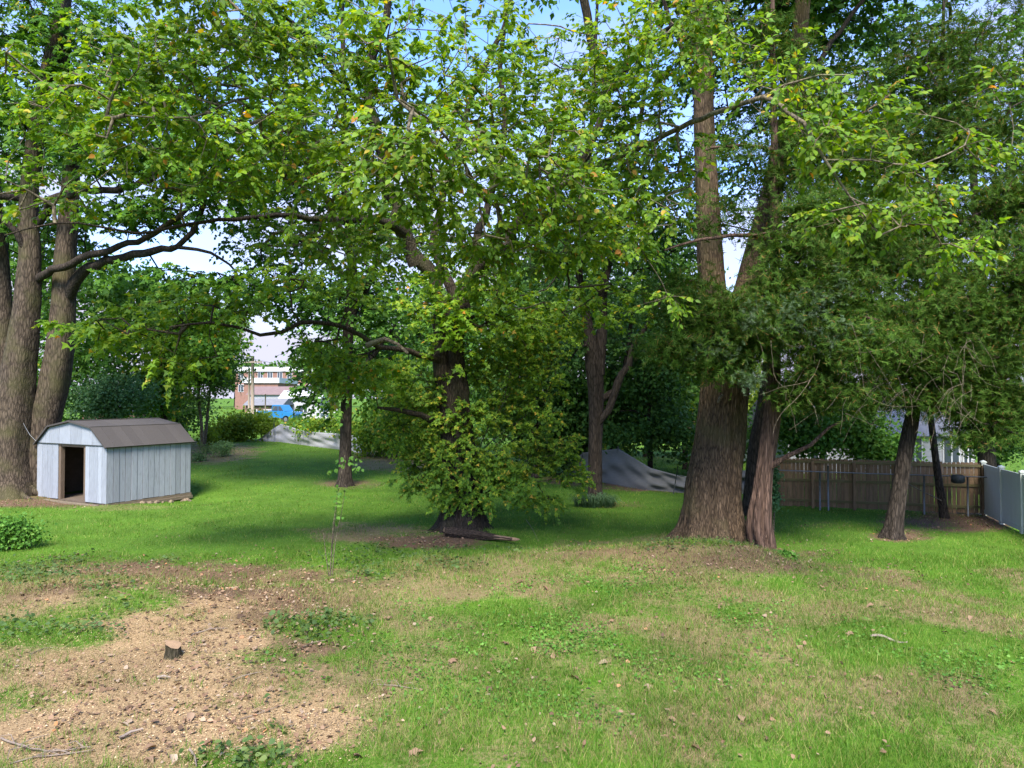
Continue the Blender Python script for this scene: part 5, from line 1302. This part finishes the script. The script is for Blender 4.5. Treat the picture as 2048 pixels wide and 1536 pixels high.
#=== PART 4 small things and ground cover
# ---- fallen log at the central trunk
q0, q1 = G(893, 1066), G(1024, 1080)
lg = empty('fallen_log', q0); tag(lg, 'rotten broken log lying at the foot of the central trunk', 'log')
d = q1 - q0; q0z = .0
pth = catmull([[0, -.5, .14, .10], [.15 * d[0], -.5 + .15 * d[1], .13, .13], [.45 * d[0], -.48 + .45 * d[1], .10, .115], [.7 * d[0], -.46 + .7 * d[1], .08, .085], [.85 * d[0], -.45 + .85 * d[1], .07, .055], [d[0], -.45 + d[1], .06, .04]], .07)
V, Q, Tt = trunk_verts(pth, 22, lambda an, l, t: 1 + .16 * np.sin(5 * an + 1.5 * l) + .10 * np.sin(9 * an - 3 * l) + .05 * np.sin(17 * an + 7 * l))
mobj('log_body', np_mesh('log_body', V, [Q, Tt], True), M['log_bark'], lg)
pe = pth[0]
MB().tube([pe[:3] - np.array([.035, 0, 0]), pe[:3] + np.array([.0, 0, 0])], [.07, .125], 12).build('split_end', M['log_end'], lg)
MB().tube([pth[-8][:3], pth[-1][:3] + np.array([.08, 0, -.01]), pth[-1][:3] + np.array([.2, .02, -.01])], [.075, .05, .02], 8).build('split_end', M['log_end'], lg)

# ---- cut stump in the sawdust
q = G(347, 1312)
st = empty('cut_stump', q); tag(st, 'small slanted cut stump standing in the sawdust', 'stump')
pth = catmull([[0, 0, -.1, .15], [0, 0, .0, .12], [.0, .0, .1, .10], [.0, .0, .16, .10]], .03)
V, Q, Tt = trunk_verts(pth, 22, lambda an, l, t: 1 + .08 * np.sin(3 * an) + .05 * np.sin(7 * an + 2 * l) + .25 * max(0, .12 - l) * np.sin(5 * an))
V[:, 2] += np.where(V[:, 2] > .12, V[:, 0] * -.35 + V[:, 1] * .1, 0)
mobj('bark', np_mesh('bark', V, [Q], True), M['bark'], st)
tv = V[-23:-1]; cc = tv.mean(0)
MB().add
mb = MB(); mb.add([tuple(p + np.array([0, 0, .002])) for p in tv], [tuple(range(22))]); mb.build('cut_face', M['log_end'], st)

# ---- pale curled bark strip on the lawn
q = G(1778, 1282)
mb = MB(); n = 14
top = []; 
for i in range(n):
    t = i / (n - 1); w_ = .045 * math.sin(math.pi * min(1, t * .9 + .12)) + .01; z_ = .03 + .035 * math.sin(t * 5 + .5)
    top.append(((t - .5) * .5, .03 * math.sin(t * 6), z_, w_))
v = []; f = []
for (x_, y_, z_, w_) in top:
    v += [(x_, y_ - w_, z_), (x_, y_, z_ + .02), (x_, y_ + w_, z_ - .005), (x_, y_, z_ - .012)]
for i in range(n - 1):
    for k in range(4): f.append((i*4+k, i*4+(k+1) % 4, i*4+4+(k+1) % 4, i*4+4+k))
f += [(3, 2, 1, 0), (n*4-4, n*4-3, n*4-2, n*4-1)]
mb.add(v, f); o = mb.build('bark_strip', M['pale_bark'], None, True, loc=q); o.rotation_euler = (0, 0, -.25)
tag(o, 'pale curled strip of bark lying on the right lawn', 'bark')

# ---- sticks on the ground
def stick(pts, r, label, twigs=0, mat='stick', group=None, name='fallen_stick', cat='stick'):
    base = G(*pts[0]); w = []
    for i, (px, py) in enumerate(pts):
        g_ = G(px, py); w.append(g_ + np.array([0, 0, r * (1.2 + (i % 2) * 1.5)]) - base)
    w = catmull(w, .08); w = w + RNG.normal(0, r * .25, w.shape)
    e = empty(name, base); tag(e, label, cat, group)
    MB().tube(list(w), list(np.linspace(r, r * .45, len(w))), 6).build('stem', M[mat], e, True)
    for k in range(twigs):
        i = random.randrange(len(w) // 4, len(w) - 1); a = random.uniform(0, 6.28); l = random.uniform(.15, .35)
        t_ = [w[i], w[i] + np.array([math.cos(a) * l * .5, math.sin(a) * l * .5, .05]), w[i] + np.array([math.cos(a + .4) * l, math.sin(a + .4) * l, .03])]
        MB().tube(t_, [r * .5, r * .35, r * .2], 5).build('twig', M[mat], e, True)
    return e
stick([(2, 1480), (50, 1500), (110, 1505), (180, 1500)], .012, 'long dark forked branch lying at the lower left corner', 6)
stick([(20, 1530), (70, 1518), (120, 1512), (185, 1505)], .009, 'dark thin branch at the bottom left edge', 4)
stick([(382, 1272), (420, 1262), (455, 1258)], .012, 'grey stick lying above the stump', 0)
stick([(470, 1360), (500, 1352), (525, 1345)], .009, 'grey stick right of the stump', 0)
stick([(752, 1370), (800, 1376), (840, 1382)], .008, 'dark twig lying in the front lawn grass', 3)
stick([(378, 1502), (388, 1520), (393, 1536)], .014, 'dark stick at the bottom edge among dry leaves', 0)
stick([(1495, 1383), (1518, 1388), (1540, 1392)], .006, 'pale twig on the right lawn', 0, 'dead_twig')
stick([(1142, 1078), (1160, 1088), (1172, 1094)], .009, 'pale stick lying right of the log', 0, 'dead_twig')
stick([(1052, 1040), (1065, 1060), (1075, 1080)], .01, 'brown stick leaning in grass right of the shrub', 0)
stick([(600, 1300), (630, 1288), (655, 1283)], .012, 'pale stick at the edge of the weeds', 0, 'dead_twig')
stick([(540, 1250), (570, 1240), (600, 1230)], .006, 'thin pale twig in the brown leaves', 0, 'dead_twig')
stick([(480, 1440), (530, 1425), (570, 1410)], .006, 'thin brown twig beside the green weeds', 1)
stick([(240, 1480), (262, 1472), (285, 1462)], .02, 'broken pale bark piece in the sawdust', 0, 'pale_bark')
stick([(315, 1358), (328, 1360), (340, 1357)], .02, 'short pale chip below the stump', 0, 'pale_bark')
stick([(60, 1310), (90, 1300), (105, 1296)], .01, 'pale stick left of the stump in grass', 0, 'dead_twig')

# ---- fallen leaves one can pick out
def fallen_leaf_mesh(k):
    tv, tf = (T_OVATE if k % 2 else T_MAPLE); v = tv.copy(); r = np.random.default_rng(k)
    v[:, 2] = v[:, 2] * 2.2 + .12 * np.abs(v[:, 0]) + r.normal(0, .03, len(v)) + .08; v[:, 1] -= .5
    me = np_mesh('fallen_leaf', v, [tf]); me.materials.append(M['litter']); return me
flm = [fallen_leaf_mesh(k) for k in range(6)]
spots = [(1108, 1314), (935, 1432), (1500, 1232), (1700, 1270), (1740, 1215), (1890, 1268), (1345, 1445), (1375, 1262), (1125, 1305), (905, 1325), (980, 1385), (832, 1510), (715, 1518), (1220, 1245), (1240, 1260), (1070, 1305), (1410, 1288), (1530, 1235),
         (1040, 1165), (1095, 1180), (1060, 1175), (1440, 1215), (1650, 1395), (1760, 1360), (1985, 1430), (340, 1465), (300, 1525), (345, 1525), (250, 1455), (520, 1175), (470, 1180), (540, 1165), (288, 1112), (300, 1500), (420, 1490), (1300, 1380), (1560, 1100), (1150, 1360), (860, 1240), (1210, 1330), (1820, 1300), (1940, 1240), (1600, 1300), (430, 1215), (480, 1235), (560, 1200), (510, 1300), (260, 1420), (180, 1390), (380, 1440), (1390, 1500), (1480, 1440), (1010, 1290), (770, 1240), (690, 1300)]
REFS = [(345, 1310, 200, 60, 'in the sawdust around the cut stump'), (520, 1190, 160, 40, 'on the brown bank behind the weeds'), (1780, 1280, 200, 60, 'on the lawn around the pale bark strip'),
        (1100, 1310, 200, 50, 'on the middle of the front lawn'), (900, 1470, 250, 60, 'at the bottom edge right of the sawdust'), (1450, 1440, 250, 70, 'on the lawn at the lower right'),
        (1060, 1175, 80, 30, 'beside the dry patch below the log'), (1500, 1220, 120, 40, 'on the slope below the massive trunk'), (300, 1500, 200, 50, 'among the sticks at the lower left'), (700, 1270, 120, 40, 'beside the dark weed clump')]
for (px, py) in spots:
    q = G(px + random.uniform(-3, 3), py); s = random.uniform(.10, .17)
    o = bpy.data.objects.new('fallen_leaf', random.choice(flm)); o.location = q + np.array([0, 0, .03]); o.scale = (s, s, s)
    o.rotation_euler = (random.uniform(-.3, .5), random.uniform(-.3, .3), random.uniform(0, 6.28)); link(o)
    best = min(REFS, key=lambda r_: ((px - r_[0]) / r_[2]) ** 2 + ((py - r_[1]) / r_[3]) ** 2)
    tag(o, 'curled dry brown leaf ' + best[4], 'leaf', 'dry leaves fallen on the front ground')

# ---- small plants
def plant(name, label, px, py, cat, clumps_rel, n_per, sigma, leaf, mat, tmpl, stems=6, h=.5, group=None, width=1.1):
    """clumps_rel: offsets (dx,dz metres, rx, rz, n)"""
    q = G(px, py); e = empty(name, q); tag(e, label, cat, group)
    D_ = q[1]; cl_ = []
    for (dx, dz, rx, rz, n) in clumps_rel:
        c = q + np.array([dx, 0, dz]); pp = proj(c[0], c[1], c[2])
        cl_.append((float(pp[0]), float(pp[1]), D_, rx * F / D_, rz * F / D_, rx * .8, n))
    pts = leaf_cloud(e, cl_, n_per, sigma, leaf, mat, tmpl, width=width)
    mb = MB()
    for k in range(stems):
        t_ = pts[random.randrange(len(pts))] - q
        mb.tube([(t_[0] * .2, t_[1] * .2, -.02), (t_[0] * .5, t_[1] * .5, t_[2] * .6), tuple(t_)], [.01, .008, .004], 5)
    mb.build('stems', M['twig'], e, True)
    return e
plant('leafy_bush', 'bright green leafy bush at the left edge before the shed', 25, 1098, 'bush', [(0, .5, .55, .4, 40), (-.3, .4, .5, .35, 30), (.35, .3, .3, .25, 16)], 30, .14, (.06, .1), M['clover'], T_OVATE, 12)
plant('small_shrub', 'small round shrub in the dry patch beyond the shed', 444, 913, 'shrub', [(0, .45, .55, .35, 30)], 26, .2, (.12, .2), M['leaf_heaven'], T_NARROW, 8, group='small shrubs in the dry patch')
plant('small_shrub', 'tiny sparse shrub nearest the shed corner in the dry patch', 398, 922, 'shrub', [(0, .25, .35, .25, 16)], 22, .16, (.12, .18), M['leaf_heaven'], T_NARROW, 6, group='small shrubs in the dry patch')
plant('small_shrub', 'yellow-green seedling at the foot of the young feathery tree', 418, 892, 'shrub', [(0, .6, .5, .6, 24)], 22, .25, (.14, .22), M['leaf_lime'], T_RHOMB, 6, group='small shrubs in the dry patch')
plant('small_shrub', 'small pale shrub left of the round shrub in the dry patch', 412, 908, 'shrub', [(0, .3, .35, .3, 14)], 22, .18, (.12, .18), M['leaf_heaven'], T_NARROW, 6, group='small shrubs in the dry patch')
plant('ivy_patch', 'dark ivy climbing the fluted cedar trunk', 1546, 1072, 'ivy', [(.02, 1.05, .12, .35, 22), (.04, 1.6, .1, .25, 12), (.0, 1.9, .08, .12, 5)], 24, .07, (.06, .1), M['leaf_blue'], T_MAPLE, 6)
plant('weed_clump', 'broad-leaved weed at the foot of the fluted cedar', 1570, 1118, 'weed', [(0, .08, .2, .06, 8)], 14, .06, (.07, .11), M['clover'], T_OVATE, 4)
# strappy leaves round the ringed tree
q = G(1190, 1012); e = empty('strappy_plant', q); tag(e, 'ring of arching strappy leaves round the forked tree base', 'plant')
n = 420; a = RNG.uniform(0, 6.28, n); r0 = RNG.uniform(.25, .75, n)
base = np.stack([np.cos(a) * r0, np.sin(a) * r0 * .8, np.zeros(n)], 1)
out_ = np.stack([np.cos(a + RNG.normal(0, .7, n)), np.sin(a + RNG.normal(0, .7, n)), np.zeros(n)], 1)
L_ = RNG.uniform(.3, .6, n)[:, None]; w_ = .016
Vv = []; ts = [0, .35, .7, 1.0]; zz = [0, .62, .75, .45]; xx = [0, .18, .5, .8]
sd = np.cross(out_, [0, 0, 1.])
for t_, z_, x_ in zip(ts, zz, xx):
    c_ = base + out_ * L_ * x_ + np.array([0, 0, 1.]) * L_ * z_; wv = w_ * (1 - t_ * .9)
    Vv += [c_ - sd * wv, c_ + sd * wv]
Vv = np.stack(Vv, 1).reshape(-1, 3); Fq = np.array([(0, 1, 3, 2), (2, 3, 5, 4), (4, 5, 7, 6)])
Fq = (Fq[None] + (np.arange(n) * 8)[:, None, None]).reshape(-1, 4)
tag(mobj('blades', np_mesh('blades', Vv, [Fq]), M['lily'], e), kind='stuff')
# pale-stemmed sapling
q = G(660, 1152); D_ = q[1]
sp = empty('young_sapling', q); tag(sp, 'thin pale-stemmed sapling with few leaves before the lawn tree', 'sapling')
tips = []
for pts in ([(658, 1156), (652, 1110), (646, 1060)], [(661, 1156), (664, 1080), (672, 1010), (682, 950), (690, 905)], [(664, 1156), (670, 1090), (682, 1030), (690, 980)], [(659, 1154), (668, 1060), (676, 1000)]):
    w = catmull([P(x_, y_, D_ - .15 * i) - q for i, (x_, y_) in enumerate(pts)], .1)
    w[0][2] = -.02
    MB().tube(list(w), list(np.linspace(.012, .005, len(w))), 6).build('stem', M['dead_twig'], sp, True)
lp = []
for (x_, y_, rx, ry, n) in ((690, 925, 30, 14, 14), (676, 990, 14, 30, 20), (715, 935, 12, 10, 8), (655, 942, 10, 5, 3), (672, 1035, 8, 14, 6), (690, 915, 14, 10, 8)):
    for k in range(n): lp.append(P(x_ + random.gauss(0, rx * .5), y_ + random.gauss(0, ry * .5), D_ - .4))
lp = np.array(lp)
Lq = RNG.uniform(.07, .12, len(lp))
mobj('crown', leaves_mesh('crown', lp - q, RNG.normal(0, .7, lp.shape) + np.array([0, -.2, -.6]), RNG.normal(0, .4, lp.shape) + np.array([0, -.8, .6]), Lq, np.full(len(lp), 1.5), T_OVATE), M['clover'], sp)

# ================================================================== ground cover
def sample_view(n, d0, d1, margin=1.5, power=1.0):
    u = RNG.random(n)
    y = (d0 ** (1 - power) + u * (d1 ** (1 - power) - d0 ** (1 - power))) ** (1 / (1 - power)) if power != 1 else d0 * (d1 / d0) ** u
    x = RNG.uniform(-1, 1, n) * (y * .76 + margin)
    return x, y

def blades(name, label, cat, x, y, z, h, w, mat, lean=.5):
    n = len(x); a = RNG.uniform(0, 6.28, n); b_ = RNG.uniform(0, 6.28, n)
    p = np.stack([x, y, z], 1); s = np.stack([np.cos(a), np.sin(a), np.zeros(n)], 1) * (w * .5)[:, None]
    l = np.stack([np.cos(b_), np.sin(b_), np.zeros(n)], 1) * (h * RNG.uniform(.1, lean, n))[:, None]
    up = np.array([0, 0, 1.]) * h[:, None]
    V = np.stack([p - s, p + s, p + up + l], 1)
    o = mobj(name, np_mesh(name, V.reshape(-1, 3), [np.arange(n * 3).reshape(-1, 3)]), mat)
    tag(o, label, cat, kind='stuff'); return o

x1, y1 = sample_view(370000, 5.6, 17.5, power=.6)
x2, y2 = sample_view(170000, 17.5, 62, power=1.6)
x = np.concatenate([x1, x2]); y = np.concatenate([y1, y2])
saw, lit, dry, grn, px, py, z = zones_at(x, y)
pg = np.clip(1 - 1.1 * saw - .95 * lit, 0.0, 1) * (1 - .55 * dry)
u = RNG.random(len(x))
isg = u < pg
tall = fbm(x * .9 + 3, y * .9 + 8, 3)
h = RNG.uniform(.03, .085, len(x)) * (.4 + 2.2 * np.clip(tall - .25, 0, 1) + .9 * (fbm(x * 5, y * 5, 2) > .6)); w = np.maximum(.0055, .00055 * y) * RNG.uniform(.8, 1.4, len(x))
h = np.where(y > 17.5, h * .8, h)
inshed_ = ((x - c0[0]) * math.sin(TH) + (y - c0[1]) * math.cos(TH), -(x - c0[0]) * math.cos(TH) + (y - c0[1]) * math.sin(TH))
insh = (inshed_[0] > -.05) & (inshed_[0] < SL) & (inshed_[1] > 0) & (inshed_[1] < SW)
isg &= ~insh
blades('lawn_grass', 'short mown green grass over the whole yard', 'grass', x[isg], y[isg], z[isg], h[isg], w[isg], M['grass'], .9)
isd = (~isg) & ~insh & (RNG.random(len(x)) < np.clip(.30 + dry * .9 - saw * .75 - lit * .5, .03, 1)) & (y < 40)
blades('dry_grass', 'dry straw-coloured grass in the worn patches', 'grass', x[isd], y[isd], z[isd], h[isd] * .8, w[isd], M['dry_grass'], 1.6)

def flat_leaves(name, label, cat, n, zl, size, mat, tmpl, d0=5.6, d1=22, hz=(.01, .08), thr=.0, width=1.2, tilt=.5, gain=1.0, power=.8, clump=0):
    x, y = sample_view(n, d0, d1, power=power)
    z = terr(x, y); px, py = proj(x, y, z); nz = fbm(x * 1.1 + 9, y * 1.1 + 3, 4)
    wz = zone(zl, px, py, nz) * gain
    if clump: wz = wz * np.clip((fbm(x * clump + 31, y * clump + 11, 3) - .38) * 4, 0, 1)
    k = RNG.random(n) < wz - thr
    x, y, z = x[k], y[k], z[k]; m_ = len(x)
    p = np.stack([x, y, z + RNG.uniform(*hz, m_)], 1)
    d = RNG.normal(0, 1, (m_, 3)) * np.array([1, 1, .25]); nr = np.array([0, 0, 1.]) + RNG.normal(0, tilt, (m_, 3))
    o = mobj(name, leaves_mesh(name, p, d, nr, RNG.uniform(*size, m_), width * RNG.uniform(.8, 1.2, m_), tmpl), mat)
    tag(o, label, cat, kind='stuff'); return o
flat_leaves('clover_patch', 'low bright clover and broadleaf weeds in the front lawn', 'clover', 130000, Z_CLO, (.03, .055), M['clover'], T_RHOMB, gain=1.0, width=1.6, hz=(.02, .08), clump=1.1)
flat_leaves('ground_weeds', 'dark leafy weeds in clumps across the bank', 'weeds', 110000, Z_WEED, (.045, .09), M['weed_dark'], T_OVATE, gain=.8, hz=(.02, .16), width=1.3, clump=1.3)
flat_leaves('wood_chips', 'pale sawdust chips strewn over the bare soil', 'chips', 130000, Z_SAW, (.012, .035), M['chips'], T_NARROW, d1=15, hz=(.004, .015), tilt=.35, width=1.6)
flat_leaves('leaf_litter', 'crushed brown dead leaves littering the bank and fence foot', 'litter', 110000, Z_LIT + [(380, 1400, 380, 130, .55)], (.02, .085), M['litter'], T_OVATE, d1=30, hz=(.004, .04), gain=.55, tilt=.45, width=1.2)
flat_leaves('leaf_scraps', 'scattered dry leaf scraps in the front grass', 'litter', 60000, [(1000, 1300, 1400, 260, .05)], (.03, .07), M['litter'], T_OVATE, d1=20, hz=(.03, .06), tilt=.5)
# taller uneven tufts in the front lawn
x, y = sample_view(5200, 5.8, 17, power=.7)
saw, lit, dry, grn, px, py, z = zones_at(x, y)
k = (RNG.random(len(x)) < np.clip(1 - saw * 1.3 - lit, 0, 1) * np.clip((fbm(x * .8 + 50, y * .8 + 7, 3) - .35) * 4, 0, 1))
x, y, z = x[k], y[k], z[k]; n = 15
xx_ = np.repeat(x, n) + RNG.normal(0, .045, len(x) * n); yy_ = np.repeat(y, n) + RNG.normal(0, .045, len(x) * n); zz_ = np.repeat(z, n)
blades('tall_grass', 'taller uneven grass tufts standing out of the front lawn', 'grass', xx_, yy_, zz_, RNG.uniform(.06, .15, len(xx_)), RNG.uniform(.006, .010, len(xx_)), M['grass'], 1.1)
# weedy tufts standing in the sawdust
x, y = sample_view(900, 6.2, 14, power=.8)
saw, lit, dry, grn, px, py, z = zones_at(x, y)
k = (saw > .3) & (RNG.random(len(x)) < .45) & (px < 760)
x, y, z = x[k], y[k], z[k]
n = 16
xx_ = np.repeat(x, n) + RNG.normal(0, .05, len(x) * n); yy_ = np.repeat(y, n) + RNG.normal(0, .05, len(x) * n); zz_ = np.repeat(z, n)
blades('grass_tufts', 'small green grass tufts poking through the sawdust', 'grass', xx_, yy_, zz_, RNG.uniform(.05, .14, len(xx_)), RNG.uniform(.006, .010, len(xx_)), M['grass'], 1.2)
